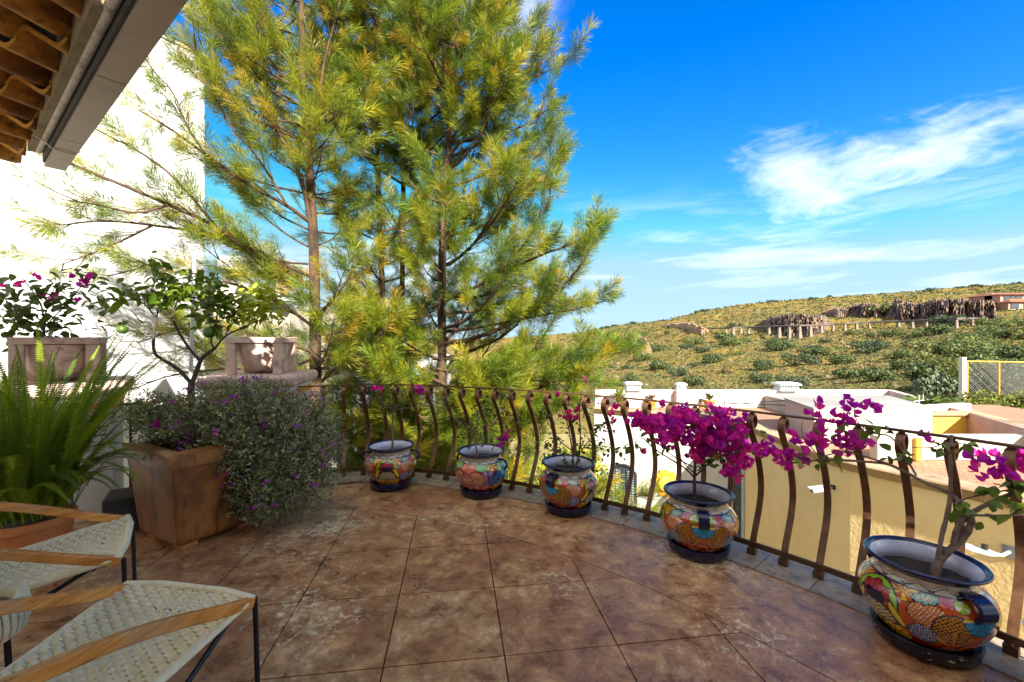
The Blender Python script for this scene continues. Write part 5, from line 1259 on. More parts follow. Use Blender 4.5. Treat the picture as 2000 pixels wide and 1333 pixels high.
# ------------------------------------------------------------------ talavera pots
C = {k: np.array(s2l(v)) for k, v in dict(org='c4501c', red='a02a16', amb='c98a1e', navy='10123c', cyan='2a93b8', blue='1c5c98', teal='3f9c98', white='d8ccb8', lime='8fb82e', pink='b8506a', yel='e0c02c', brown='3a1a12', lav='8d7fa8', dorg='b8641c', plum='4a1f3c').items()}
def paint(style, th, z, arcv):
    # th: angle from the handle, z: height, arcv: metres along the side above the foot; returns colours
    n = th.shape; col = np.empty(n + (3,)); col[:] = C['org'] * .9
    half = np.pi * .265
    s = ((th + np.pi / 2) % np.pi) - np.pi / 2                  # two mirrored fields, one per handle
    sgn = np.sign(np.sin(th + 1e-6)); s_m = s * .265; a = np.abs(s_m); t = arcv
    def put_(mask, c): col[mask] = c
    def ell(ca, ct, ra, rt, rot=0.0):
        dx, dy = a - ca, t - ct; c_, s_ = math.cos(rot), math.sin(rot)
        x, y = dx * c_ + dy * s_, -dx * s_ + dy * c_
        return np.sqrt((x / ra) ** 2 + (y / rt) ** 2), x, y
    def shape(ca, ct, ra, rt, fill, rot=0.0, lw=.10, line='navy', scal=0, cut=None):
        r, x, y = ell(ca, ct, ra, rt, rot); ang = np.arctan2(y / rt, x / ra)
        lim = 1 + (.09 * np.cos(scal * ang) if scal else 0); m = r < lim
        if cut is not None: m &= cut(x, y)
        put_(m, C[line]); inn = (r < lim - lw) & m
        if cut is not None: inn &= cut(x - 0, y - .004) if True else inn
        f = fill(x, y, r, ang) if callable(fill) else np.broadcast_to(C[fill], n + (3,))
        col[inn] = f[inn]
    def dots(base, dot, p=.016, rr=.0042):
        def f(x, y, r, ang):
            o = np.empty(n + (3,)); o[:] = C[base]; row = np.floor(y / (p * .8)); xx = (x + (row % 2) * p / 2) % p - p / 2; yy = y % (p * .8) - p * .4
            o[np.hypot(xx, yy) < rr] = C[dot]; return o
        return f
    def grid(base, line, p=.020, w=.0032):
        def f(x, y, r, ang):
            o = np.empty(n + (3,)); o[:] = C[base]; m = (np.abs((x + y) % p - p / 2) < w) | (np.abs((x - y) % p - p / 2) < w)
            o[m] = C[line]; return o
        return f
    def rays(c1, c2, k, ph=0.0, fr=.35):
        def f(x, y, r, ang):
            o = np.empty(n + (3,)); o[:] = C[c1]; o[np.cos(k * ang + ph) > 1 - 2 * fr] = C[c2]; return o
        return f
    def radial(c0, c1):
        def f(x, y, r, ang):
            q = np.clip(r, 0, 1)[..., None]; o = C[c0] * (1 - q) + C[c1] * q
            o = np.where((np.cos(11 * ang) > .93)[..., None] & (r > .15)[..., None], C['navy'], o); return o
        return f
    def check(x, y, r, ang):
        p = .014; o = np.empty(n + (3,)); o[:] = C['blue']; m = (np.floor((x + 2 * y) / p) + np.floor((y - .3 * x) / p)) % 2 == 0; o[m] = C['yel']; return o
    col[t < .075] = C['red']; w = .5 + .5 * np.sin(a * 60 + 3 * np.sin(t * 40)); col[(t > .09) & (w > .8)] = C['dorg'] * .9
    if style == 0:
        shape(.30, .30, .075, .05, rays('dorg', 'yel', 7), lw=.08)
        shape(.20, .225, .075, .055, dots('dorg', 'white', .015, .0034), lw=.06, line='brown')
        shape(.205, .296, .062, .028, radial('white', 'teal'), -.2, .14, scal=9)
        shape(.12, .304, .034, .028, 'pink', lw=.05, line='white')
        shape(.062, .290, .036, .030, rays('lime', 'white', 3, 1.2, .25), lw=.08)
        shape(.105, .175, .085, .078, grid('amb', 'brown'), .15, .09)
        shape(.215, .115, .062, .055, dots('blue', 'white', .013, .003), .5, .08)
        r, x, y = ell(.085, .055, .10, .12); an = np.arctan2(y, x)
        m = (r < 1) & (y > 0) & (np.cos(9 * an) > .1); put_(m, C['brown'])
        m = (r < 1) & (y > 0) & (np.cos(9 * an) > .55); put_(m, C['amb'] * .8)
        shape(0, .055, .075, .062, lambda x, y, r, an: np.where(((r > .45) & (r < .62))[..., None], C['amb'], C['red']), lw=.05, line='brown')
        shape(.085, .03, .045, .034, dots('dorg', 'white', .012, .003), lw=.1, line='plum')
        shape(0, .225, .072, .062, radial('cyan', 'cyan'), 0, .07, cut=lambda x, y: y < .012)
        m = (np.abs(t - .238) < .006) & (a < .072); put_(m, C['yel'])
        shape(.415, .205, .115, .118, 'lime', lw=.07); shape(.415, .205, .088, .092, radial('pink', 'red'), lw=.06, line='plum', scal=8)
        shape(.405, .150, .105, .052, check, .35, .20); shape(.395, .215, .035, .028, 'navy')
        shape(.345, .045, .075, .055, rays('yel', 'dorg', 8, 0, .4), lw=.07, line='lime'); shape(.415, .04, .05, .05, rays('dorg', 'yel', 6), lw=.08)
        shape(.315, .165, .018, .075, 'yel', -.5, .22, 'brown')
    else:
        shape(.05, .285, .06, .05, rays('lime', 'white', 4), lw=.08); shape(.155, .30, .075, .05, rays('yel', 'red', 6), lw=.08)
        shape(.27, .295, .07, .045, rays('lime', 'teal', 5), lw=.1); shape(.40, .29, .075, .052, dots('org', 'white', .016, .003), lw=.07, line='brown')
        shape(.215, .19, .07, .075, rays('lav', 'pink', 7, .5), lw=.07)
        shape(.10, .165, .095, .085, dots('blue', 'cyan', .013, .003), 0, .07)
        r, x, y = ell(.20, .10, .15, .17); an = np.arctan2(y, x); m = (r < 1) & (np.cos(12 * an) > .35) & (y > 0); put_(m, C['plum'])
        shape(.32, .17, .085, .08, dots('dorg', 'white', .015, .0034), .3, .07, 'brown')
        for ca, ct, q in ((.40, .165, .055), (.315, .085, .052), (.415, .055, .045), (.225, .075, .045)):
            shape(ca, ct, q, q, lambda x, y, r, an: np.where(((np.cos(14 * an) > .75) & (r > .22))[..., None], C['white'] * .8, np.where((r < .22)[..., None], C['yel'], C['pink'] * .9)), lw=.10, line='plum', scal=6)
        shape(.07, .06, .06, .055, rays('org', 'yel', 7), lw=.08); shape(0, .225, .06, .055, radial('cyan', 'teal'), 0, .08)
    put_(t < .010, C['navy'])
    return col ** 1.12
def body_profile():
    P = [(.165, .055), (.180, .075), (.205, .10), (.232, .14), (.253, .185), (.263, .225), (.262, .258), (.250, .29), (.230, .315), (.210, .334), (.200, .348), (.196, .362), (.199, .376), (.207, .388), (.218, .399), (.228, .408)]
    p = smoothline([Vector((r, 0, z)) for r, z in P], 2); L = [0]
    for a, b in zip(p, p[1:]): L.append(L[-1] + (b - a).length)
    k = np.linspace(0, L[-1], 96)
    return np.interp(k, L, [q.x for q in p]), np.interp(k, L, [q.z for q in p]), k
M_glaze, nt_, b_ = newmat('talavera_glaze')
at_ = nd(nt_, 'ShaderNodeAttribute', attribute_name='tint'); nt_.links.new(at_.outputs['Color'], b_.inputs['Base Color'])
b_.inputs['Roughness'].default_value = .16; b_.inputs['Coat Weight'].default_value = .5; b_.inputs['Coat Roughness'].default_value = .08
bump(nt_, b_, noise(nt_, coords(nt_), 22, 4), .10, .01)
M_navy = M('navy_glaze', [s2l('080a24'), s2l('10133c'), s2l('0a0c2a')], 8, 6, .26, .15, 20, .004, coat=.25, spec=.35)
M_inner = M('pale_glaze', [s2l('a9aec4'), s2l('c3c6d6'), s2l('b4b4c8')], 6, 6, .18, .1, 16, .004, coat=.4)
M_soil = M('potting_soil', [s2l('1c1410'), s2l('33261c'), s2l('4a3828')], 40, 6, .95, .8, 60, .02)
def mat_saucer():
    m, nt, b = newmat('chipped_navy_saucer'); v = coords(nt); f = noise(nt, coords(nt, 'Object', (1, 1, 2.5)), 16, 9, .72)
    c = mixc(nt, ramp(nt, f, [(.60, (0, 0, 0)), (.64, (1, 1, 1))]), s2l('0b0d24'), s2l('c9c2b8'))
    nt.links.new(c, b.inputs['Base Color']); b.inputs['Roughness'].default_value = .25; bump(nt, b, f, .2, .004); return m
M_chip = mat_saucer()
def potmesh(style):
    r, z, k = body_profile(); N = 400; th = np.linspace(-np.pi, np.pi, N, endpoint=False)
    T, K = np.meshgrid(th, k); Rr = np.repeat(r[:, None], N, 1); Zz = np.repeat(z[:, None], N, 1)
    c = paint(style, T, Zz, K); kn = np.interp(.330, z[len(z) // 2:], k[len(k) // 2:])
    nk = Zz > .330
    c[nk] = C['white'] * .8
    sc_ = ((T * 14 / (2 * np.pi)) % 1 - .5) * 2 * np.pi / 14 * .2
    arcz = .352 + .010 * np.cos(T * 14)
    c[nk & (np.abs(Zz - arcz) < .0025)] = C['navy']; c[nk & (np.abs(Zz - .333) < .0028)] = C['navy']
    dx = np.abs((T * 14 / (2 * np.pi)) % 1 - .5) * 2 * np.pi / 14 * .2
    for ox, oz in ((0, .341), (.006, .346), (.006, .336)): c[nk & (np.hypot(dx - ox, Zz - oz) < .0032)] = C['navy']
    c[nk & (Zz > arcz + .012) & (Zz < arcz + .016)] = C['red'] * .8
    c[Zz > .386] = C['navy']
    V = np.stack([Rr * np.sin(T), -Rr * np.cos(T), Zz], -1).reshape(-1, 3)
    a = np.arange(len(k) - 1)[:, None] * N; i = np.arange(N)[None]; j = (i + 1) % N
    Fq = np.stack([a + i, a + j, a + N + j, a + N + i], -1).reshape(-1, 4)
    me = npmesh('painted_body', V, Fq, c.reshape(-1, 3), True); me.materials.append(M_glaze); return me
BODY = [potmesh(0), potmesh(1)]
rimm = Geo().lathe([(.228, .408), (.236, .412), (.239, .419), (.235, .426), (.226, .427), (.218, .421), (.210, .412)], 72).mesh('rim', smooth=60); rimm.materials.append(M_navy)
innm = Geo().lathe([(.210, .412), (.197, .395), (.187, .372), (.186, .352), (.193, .33), (.2, .31)], 60).mesh('glazed_inside', smooth=60); innm.materials.append(M_inner)
soilm = Geo(); soilm.lathe([(0.001, .335), (.06, .333), (.12, .338), (.19, .33), (.205, .322)], 30)
for p in soilm.v: p.z += R.uniform(-.006, .006)
soilm = soilm.mesh('soil', smooth=80); soilm.materials.append(M_soil)
hp_ = smoothline([(0, -.196, .352), (0, -.245, .360), (0, -.285, .335), (0, -.290, .292), (0, -.258, .262)], 2)
handm = Geo().bar(hp_, Vector((1, 0, 0)), .068, .022); handm = handm.mesh('handle', smooth=50); handm.materials.append(M_navy)
handm2 = Geo().tube(hp_, .011, 10).mesh('handle', smooth=60); handm2.materials.append(M_navy)
saum = Geo().lathe([(.001, .0), (.185, .0), (.200, .012), (.207, .04), (.213, .066), (.211, .073), (.203, .073), (.196, .06), (.185, .05), (.001, .048)], 64)
sau0 = saum.mesh('plant_saucer', smooth=50); sau0.materials.append(M_navy); sau1 = sau0.copy(); sau1.materials.clear(); sau1.materials.append(M_chip)
PG = 'talavera pots along the railing'
POTS = [(-1.262, 4.45, 0, 96, 0, 'talavera pot at the far end of the railing holding the thin standard bougainvillea'),
        (-.306, 4.25, 1, 62, 0, 'talavera pot painted with pink flowers, second from the far end'),
        (.506, 3.84, 0, -42, 0, 'talavera pot with a leafy red flowered plant, middle of the five'),
        (1.352, 3.10, 0, -16, 0, 'talavera pot under the dense magenta bougainvillea, its navy handle facing the camera'),
        (2.095, 2.17, 0, 2, 1, 'talavera pot nearest the camera, holding a gnarled bare trunk')]
for (x, y, st_, hd_, chip, lab) in POTS:
    z0 = .012
    s_ = put('plant_saucer', sau1 if chip else sau0, None, None, (x, y, z0)); s_.rotation_euler = (0, 0, R.uniform(0, 6))
    tag(s_, {0: 'dark navy glazed saucer under the ', 1: 'chipped and peeling navy saucer under the '}[chip] + lab.split(',')[0].replace('talavera ', '').replace('large looking ', '').replace(' holding the thin standard bougainvillea', '').replace(' with a gnarled bare trunk', '').replace(' under the dense magenta bougainvillea', ' under the dense magenta bougainvillea'), 'saucer', 'navy saucers under the pots')
    for q in range(3):
        pass
    P_ = empty('talavera_pot', (x, y, z0), lab, 'flower pot', PG, rad(hd_))
    put('painted_body', BODY[st_], None, P_); put('rim', rimm, None, P_); put('glazed_inside', innm, None, P_); put('soil', soilm, None, P_)
    for k in (0, 1):
        h_o = put('handle', handm if st_ == 0 and hd_ < 80 else handm2, None, P_); h_o.rotation_euler = (0, 0, math.pi * k)
# small white bowl at the right edge
sb = Vector((2.36, 1.70, .012))
bp = empty('talavera_bowl', sb, 'white talavera bowl with blue spots and an orange edge at the right frame border', 'flower pot', None, 0)
def bowlmesh():
    prof_ = smoothline([Vector((.11, 0, .0)), Vector((.13, 0, .02)), Vector((.175, 0, .10)), Vector((.20, 0, .20)), Vector((.195, 0, .26)), Vector((.21, 0, .30))], 2); N = 160
    th = np.linspace(-np.pi, np.pi, N, endpoint=False); r = np.array([p.x for p in prof_]); z = np.array([p.z for p in prof_]); T, Z_ = np.meshgrid(th, z); Rr = np.repeat(r[:, None], N, 1)
    c = np.empty(T.shape + (3,)); c[:] = C['white'] * .85
    px_ = (T * 12 / (2 * np.pi)) % 1 - .5; py_ = (Z_ - .17) / .12; c[np.hypot(px_ * 2.2, py_ * 1.6) < .8] = C['blue']; c[np.hypot(px_ * 2.2, py_ * 1.6) < .45] = C['lav']
    c[(Z_ > .265) | (np.abs(Z_ - .08) < .014)] = C['dorg']
    V = np.stack([Rr * np.sin(T), -Rr * np.cos(T), Z_], -1).reshape(-1, 3); a = np.arange(len(r) - 1)[:, None] * N; i = np.arange(N)[None]; j = (i + 1) % N
    me = npmesh('painted_body', V, np.stack([a + i, a + j, a + N + j, a + N + i], -1).reshape(-1, 4), c.reshape(-1, 3), True); me.materials.append(M_glaze); return me
put('painted_body', bowlmesh(), None, bp)
put('glazed_inside', Geo().lathe([(.21, .30), (.205, .303), (.19, .28), (.17, .2)], 40).mesh('glazed_inside', smooth=60), M_inner, bp)
put('soil', Geo().lathe([(.001, .21), (.175, .205)], 30).mesh('soil'), M_soil, bp)

# ------------------------------------------------------------------ bougainvilleas
M_bract = leafmat('magenta_bract', (0.86, 0.02, 0.34), (0.44, 0.010, 0.42), .55, .45)
M_bract2 = leafmat('crimson_bract', (0.72, 0.02, 0.14), (0.66, 0.02, 0.22), .55, .45)
M_leafb = leafmat('bougainvillea_leaf', (0.075, 0.13, 0.014), (0.17, 0.23, 0.022), .45, .35)
M_leafd = leafmat('dark_leaf', (0.055, 0.090, 0.014), (0.11, 0.15, 0.022), .45, .3)
M_stem = M('grey_brown_stem', [s2l('4b3a33'), s2l('6f5a4e'), s2l('877064')], 14, 7, .85, .6, 60, .004)
M_stemd = M('dark_stem', [s2l('3a2c28'), s2l('57443c')], 14, 6, .85, .4, 60, .003)
def leafshape(L, W, fold=.25, curl=.25, n=3):
    g = Geo(); mid = []; lf = []; rt = []
    ws = [0.0, .62, 1.0, .72, 0.0]; ts = [0, .18, .42, .74, 1.0]
    for t, w in zip(ts, ws):
        z = -curl * L * t * t
        mid.append(Vector((0, t * L, z))); lf.append(Vector((-w * W / 2, t * L, z + fold * w * W / 2))); rt.append(Vector((w * W / 2, t * L, z + fold * w * W / 2)))
    V = mid + lf[1:4] + rt[1:4]
    return V, [(0, 5, 1), (1, 5, 6, 2), (2, 6, 7, 3), (3, 7, 4), (0, 1, 8), (1, 2, 9, 8), (2, 3, 10, 9), (3, 4, 10)]
def rotm(r): return Euler((r.uniform(-1.2, .8), r.uniform(-.8, .8), r.uniform(0, 6.28))).to_matrix()
def bractcluster(seed, n, spread, L=.042, W=.036):
    g = Geo(); r = random.Random(seed)
    for i in range(n):
        c = Vector((r.gauss(0, spread), r.gauss(0, spread), r.gauss(0, spread * .8))); B = rotm(r)
        for k in range(3):
            V, Fs = leafshape(L * r.uniform(.85, 1.15), W, -.35, -.5); Q = B @ Matrix.Rotation(2.09 * k, 3, 'Z') @ Matrix.Rotation(.75, 3, 'X')
            g.add([c + Q @ v for v in V], Fs)
    return g.mesh('flower', smooth=60)
FLW = [bractcluster(60 + k, 3, .022) for k in range(6)]
FL1 = [bractcluster(80 + k, 1, .0) for k in range(3)]
LEAF = []
for k in range(4):
    g = Geo(); V, Fs = leafshape(.062, .042, .2 + .08 * k, .1 + .12 * k); g.add(V, Fs); LEAF.append(g.mesh('leaf', smooth=60))
def matcopies(ms, mt):
    out = []
    for m in ms:
        q = m.copy(); q.materials.clear(); q.materials.append(mt); out.append(q)
    return out
FLW_M, FL1_M, FL1_C, FLW_C = matcopies(FLW, M_bract), matcopies(FL1, M_bract), matcopies(FL1, M_bract2), matcopies(FLW, M_bract2)
LEAF_B, LEAF_D = matcopies(LEAF, M_leafb), matcopies(LEAF, M_leafd)
def scatter(par, nm, meshes, pts, smin, smax, tilt=1.0, dirs=None, seed=1):
    r = random.Random(seed); org = ORG.get(par.name, Vector((0, 0, 0)))
    for i, p in enumerate(pts):
        o = bpy.data.objects.new(nm, meshes[i % len(meshes)]); COL.objects.link(o); o.parent = par
        o.location = Vector(p) - org
        o.rotation_euler = (r.uniform(-tilt, tilt * .7), r.uniform(-.6, .6) * tilt, r.uniform(0, 6.28)); s = r.uniform(smin, smax); o.scale = (s, s, s)
def pxpath(pts): return smoothline([PX(x, y, Y) for x, y, Y in pts], 2)
def plant(name, lab, base, stems, mt, group='bougainvilleas in the talavera pots', cat='plant'):
    e = empty(name, base, lab, cat, group)
    for pts, r0, r1 in stems:
        P = pxpath(pts); n = len(P); rj = random.Random(int(pts[0][0]))
        part(e, 'stem', Geo().tube(P, [(r0 + (r1 - r0) * i / (n - 1)) * rj.uniform(.88, 1.15) for i in range(n)], 8), mt, 70)
    return e
def along(paths, n, jit, r, f0=0.3):
    out = []
    for _ in range(n):
        P = pxpath(r.choice(paths)); t = r.uniform(f0, 1) * (len(P) - 1); i = min(int(t), len(P) - 2)
        out.append(P[i].lerp(P[i + 1], t - i) + Vector((r.gauss(0, jit), r.gauss(0, jit), r.gauss(0, jit))))
    return out
# nearest pot
S5 = [([(1823, 1140, 2.17), (1830, 1100, 2.17), (1848, 1080, 2.17)], .020, .018),
      ([(1848, 1080, 2.17), (1885, 1050, 2.15), (1900, 1015, 2.12), (1893, 1005, 2.12)], .017, .012),
      ([(1832, 1095, 2.17), (1838, 1050, 2.17), (1852, 1000, 2.18), (1857, 960, 2.2), (1856, 900, 2.22), (1859, 850, 2.24)], .011, .007),
      ([(1862, 1062, 2.16), (1868, 1030, 2.15), (1890, 1008, 2.14), (1898, 1000, 2.13), (1950, 975, 2.08), (1990, 960, 2.04), (2030, 945, 2.0)], .012, .008),
      ([(1893, 1008, 2.13), (1880, 985, 2.16), (1850, 960, 2.22), (1800, 940, 2.3), (1770, 923, 2.36), (1735, 906, 2.4), (1690, 902, 2.45), (1610, 897, 2.5), (1560, 905, 2.54), (1520, 903, 2.58)], .011, .004),
      ([(1735, 906, 2.4), (1690, 893, 2.45), (1655, 880, 2.5), (1600, 893, 2.5)], .006, .003), ([(1790, 930, 2.3), (1745, 850, 2.42), (1705, 848, 2.46), (1690, 835, 2.48)], .005, .003),
      ([(1859, 850, 2.24), (1830, 876, 2.28), (1780, 874, 2.35)], .004, .002), ([(1865, 985, 2.16), (1880, 975, 2.16), (1935, 963, 2.1), (1985, 955, 2.06)], .005, .003), ([(1893, 1006, 2.12), (1930, 1008, 2.1), (1975, 1007, 2.06), (2010, 1005, 2.03)], .006, .004),
      ([(1700, 845, 2.46), (1672, 825, 2.48), (1668, 795, 2.5)], .004, .002), ([(1600, 893, 2.5), (1565, 850, 2.55), (1567, 825, 2.56)], .003, .002), ([(1655, 880, 2.5), (1640, 860, 2.5), (1625, 835, 2.5)], .003, .002)]
e5 = plant('bougainvillea', 'bougainvillea with a gnarled grey trunk and long sprays in the nearest pot', (2.095, 2.17, .34), S5, M_stem)
r5 = random.Random(5)
fl = []
for x, y, Y, n, sx_, sy_ in [(1605, 795, 2.5, 2, 5, 4), (1655, 785, 2.5, 2, 8, 5), (1665, 810, 2.5, 5, 22, 10), (1690, 800, 2.5, 2, 10, 6), (1718, 808, 2.47, 1, 2, 2), (1710, 795, 2.47, 1, 3, 3), (1622, 815, 2.5, 3, 12, 6), (1600, 865, 2.5, 7, 18, 12), (1625, 880, 2.5, 4, 12, 8), (1570, 868, 2.54, 4, 14, 8), (1560, 890, 2.55, 3, 12, 8),
                           (1640, 857, 2.5, 1, 4, 4), (1665, 857, 2.48, 3, 8, 6), (1675, 875, 2.46, 2, 8, 5), (1520, 895, 2.6, 5, 14, 9), (1540, 890, 2.6, 4, 10, 6), (1500, 880, 2.62, 3, 10, 9), (1490, 870, 2.62, 3, 8, 8), (1508, 870, 2.6, 1, 3, 3), (1815, 858, 2.3, 2, 7, 4), (1910, 903, 2.12, 2, 9, 4), (1930, 897, 2.1, 1, 5, 3), (1945, 932, 2.08, 3, 10, 6), (1980, 920, 2.05, 3, 10, 6), (1995, 905, 2.04, 3, 10, 8)]:
    for _ in range(n): fl.append(PX(x + r5.gauss(0, sx_), y + r5.gauss(0, sy_), Y + r5.gauss(0, .03)))
scatter(e5, 'flower', FL1_M + FLW_M[:2], fl, .85, 1.15, 1.6, seed=5)
lf = []
for x, y, Y, n, sx_, sy_ in [(1635, 830, 2.5, 5, 10, 8), (1700, 845, 2.46, 6, 12, 10), (1720, 840, 2.45, 5, 12, 6), (1740, 885, 2.4, 7, 9, 10), (1775, 888, 2.36, 3, 6, 5), (1845, 880, 2.25, 9, 14, 9), (1885, 875, 2.22, 4, 7, 9), (1885, 1000, 2.14, 9, 14, 9), (1925, 1005, 2.1, 5, 12, 7), (1945, 960, 2.08, 8, 14, 8), (1985, 950, 2.05, 10, 14, 9), (1985, 1000, 2.05, 6, 8, 10), (1590, 893, 2.52, 7, 20, 6), (1620, 905, 2.5, 4, 10, 4), (1820, 885, 2.3, 2, 5, 4), (1970, 965, 2.06, 6, 18, 8)]:
    for _ in range(n): lf.append(PX(x + r5.gauss(0, sx_), y + r5.gauss(0, sy_), Y + r5.gauss(0, .03)))
scatter(e5, 'leaf', LEAF_B, lf, .8, 1.25, 1.2, seed=6)
# fourth pot: dense dome of magenta
S4 = [([(1357, 975, 3.1), (1356, 940, 3.1), (1358, 905, 3.1)], .013, .010), ([(1357, 935, 3.1), (1340, 915, 3.1), (1305, 895, 3.1), (1275, 875, 3.12), (1255, 855, 3.14)], .007, .003), ([(1358, 930, 3.1), (1375, 915, 3.1), (1392, 895, 3.08), (1400, 865, 3.06)], .007, .003),
      ([(1358, 905, 3.1), (1350, 870, 3.12), (1340, 830, 3.14)], .007, .003), ([(1358, 905, 3.1), (1368, 870, 3.08), (1375, 825, 3.05)], .007, .003), ([(1358, 915, 3.1), (1320, 895, 3.0), (1300, 880, 2.98), (1290, 850, 2.98)], .005, .002), ([(1362, 920, 3.1), (1410, 890, 3.0), (1440, 885, 2.98)], .005, .002), ([(1356, 925, 3.1), (1330, 900, 3.2), (1310, 860, 3.24)], .005, .002)]
e4 = plant('bougainvillea', 'bougainvillea with a dense dome of magenta flowers', (1.352, 3.10, .34), S4, M_stemd)
r4 = random.Random(4); fl = []
for x, y, n, sx_, sy_ in [(1262, 830, 20, 17, 13), (1300, 825, 28, 22, 16), (1340, 825, 36, 22, 18), (1380, 840, 40, 24, 20), (1420, 850, 34, 20, 18), (1445, 862, 18, 12, 16), (1402, 808, 8, 8, 8), (1450, 820, 5, 5, 7), (1437, 890, 10, 9, 12), (1462, 905, 7, 9, 9), (1425, 925, 8, 9, 7), (1420, 912, 4, 6, 6), (1365, 880, 14, 16, 12), (1300, 862, 10, 14, 8), (1240, 825, 6, 8, 9), (1390, 875, 10, 16, 8), (1345, 862, 10, 14, 10)]:
    for _ in range(n):
        fl.append(PX(x + r4.gauss(0, sx_ * .75), y + r4.gauss(0, sy_ * .75), 3.1 + r4.gauss(0, .11)))
scatter(e4, 'flower', FLW_M, fl, .8, 1.1, 1.4, seed=7)
fl = [PX(x, y, 3.1 + r4.gauss(0, .08)) for x, y in ((1195, 812), (1197, 822), (1253, 886), (1366, 895), (1372, 902), (1400, 891), (1408, 880), (1362, 900), (1498, 880), (1196, 795))]
scatter(e4, 'flower', FL1_C, fl, .9, 1.2, 1.4, seed=8)
lf = []
for x, y, n, sx_, sy_ in [(1275, 850, 8, 12, 8), (1235, 870, 7, 12, 6), (1330, 835, 8, 26, 12), (1420, 890, 14, 14, 12), (1440, 830, 5, 8, 8), (1375, 870, 8, 26, 10), (1300, 875, 6, 12, 6), (1395, 905, 8, 10, 10), (1455, 878, 4, 5, 6), (1375, 808, 5, 8, 4), (1350, 905, 3, 10, 6), (1480, 875, 7, 10, 14)]:
    for _ in range(n): lf.append(PX(x + r4.gauss(0, sx_), y + r4.gauss(0, sy_), 3.1 + r4.gauss(0, .1)))
scatter(e4, 'leaf', LEAF_B, lf, .75, 1.15, 1.2, seed=9)
# third pot: leafy with few crimson flowers
S3 = [([(1118, 925, 3.84), (1120, 895, 3.84), (1116, 870, 3.84), (1110, 830, 3.84), (1095, 795, 3.84)], .010, .003), ([(1122, 918, 3.84), (1130, 895, 3.84), (1135, 850, 3.84), (1130, 800, 3.84), (1138, 760, 3.84)], .009, .003), ([(1128, 890, 3.84), (1155, 855, 3.8), (1185, 825, 3.78)], .006, .002), ([(1116, 880, 3.84), (1090, 860, 3.86), (1072, 830, 3.88), (1062, 800, 3.9)], .006, .002), ([(1135, 870, 3.84), (1165, 870, 3.8), (1200, 875, 3.75), (1215, 885, 3.74)], .005, .002), ([(1118, 890, 3.84), (1085, 880, 3.86), (1065, 865, 3.88)], .004, .002)]
e3 = plant('bougainvillea', 'leafy upright bougainvillea with a few crimson flowers in the middle pot', (.506, 3.84, .34), S3, M_stemd)
r3 = random.Random(3)
scatter(e3, 'leaf', LEAF_D, along([s[0] for s in S3], 185, .035, r3, .25), .55, .95, 1.2, seed=10)
scatter(e3, 'flower', FLW_C, [PX(x, y, 3.82) for x, y in ((1112, 806), (1118, 818), (1126, 803), (1122, 812), (1108, 815))], .8, 1.0, 1.4, seed=11)
scatter(e3, 'flower', FL1_C, [PX(x, y, 3.82) for x, y in ((1143, 743), (1092, 771), (1088, 774), (1195, 812), (1197, 824), (1196, 800), (1199, 845), (1090, 812))], .7, 1.0, 1.4, seed=12)
# second pot
S2 = [([(932, 885, 4.25), (928, 865, 4.25), (930, 840, 4.25), (935, 800, 4.25)], .009, .003), ([(960, 880, 4.25), (970, 865, 4.2), (985, 850, 4.18), (1010, 825, 4.15)], .005, .002), ([(930, 850, 4.25), (905, 835, 4.28), (885, 815, 4.3), (860, 795, 4.3)], .005, .002), ([(930, 845, 4.25), (955, 825, 4.25), (965, 790, 4.25)], .004, .002), ([(929, 855, 4.25), (910, 850, 4.28), (895, 845, 4.3)], .004, .002)]
e2 = plant('bougainvillea', 'sparse dark leaved bougainvillea with one purple bloom in the second pot', (-.306, 4.25, .34), S2, M_stem)
scatter(e2, 'leaf', LEAF_D, along([s[0] for s in S2], 120, .045, random.Random(2), .25), .5, .85, 1.2, seed=13)
scatter(e2, 'flower', FLW_M, [PX(x, y, 4.18) for x, y in ((975, 863), (982, 860), (990, 853), (988, 850))], .8, 1.0, 1.4, seed=14)
# first pot: thin standard
S1 = [([(766, 888, 4.45), (767, 850, 4.45), (767, 815, 4.45), (768, 800, 4.45)], .011, .009), ([(768, 802, 4.45), (757, 795, 4.45), (745, 785, 4.47), (735, 765, 4.48)], .006, .003), ([(768, 802, 4.45), (782, 798, 4.45), (810, 797, 4.43), (850, 790, 4.4), (880, 780, 4.4)], .006, .002), ([(768, 802, 4.45), (760, 780, 4.45), (765, 755, 4.45)], .005, .002), ([(772, 798, 4.45), (785, 785, 4.45), (790, 765, 4.45), (818, 762, 4.43)], .005, .002)]
e1 = plant('bougainvillea', 'thin standard bougainvillea with small dark leaves in the farthest pot', (-1.262, 4.45, .34), S1, M_stem)
scatter(e1, 'leaf', LEAF_D, along([s[0] for s in S1[1:]], 130, .045, random.Random(1), .1), .45, .8, 1.2, seed=15)
scatter(e1, 'flower', FLW_M, [PX(x, y, 4.42) for x, y in ((737, 758), (740, 762), (733, 760), (818, 762), (824, 766), (812, 768), (822, 760))], .7, 1.0, 1.4, seed=16)
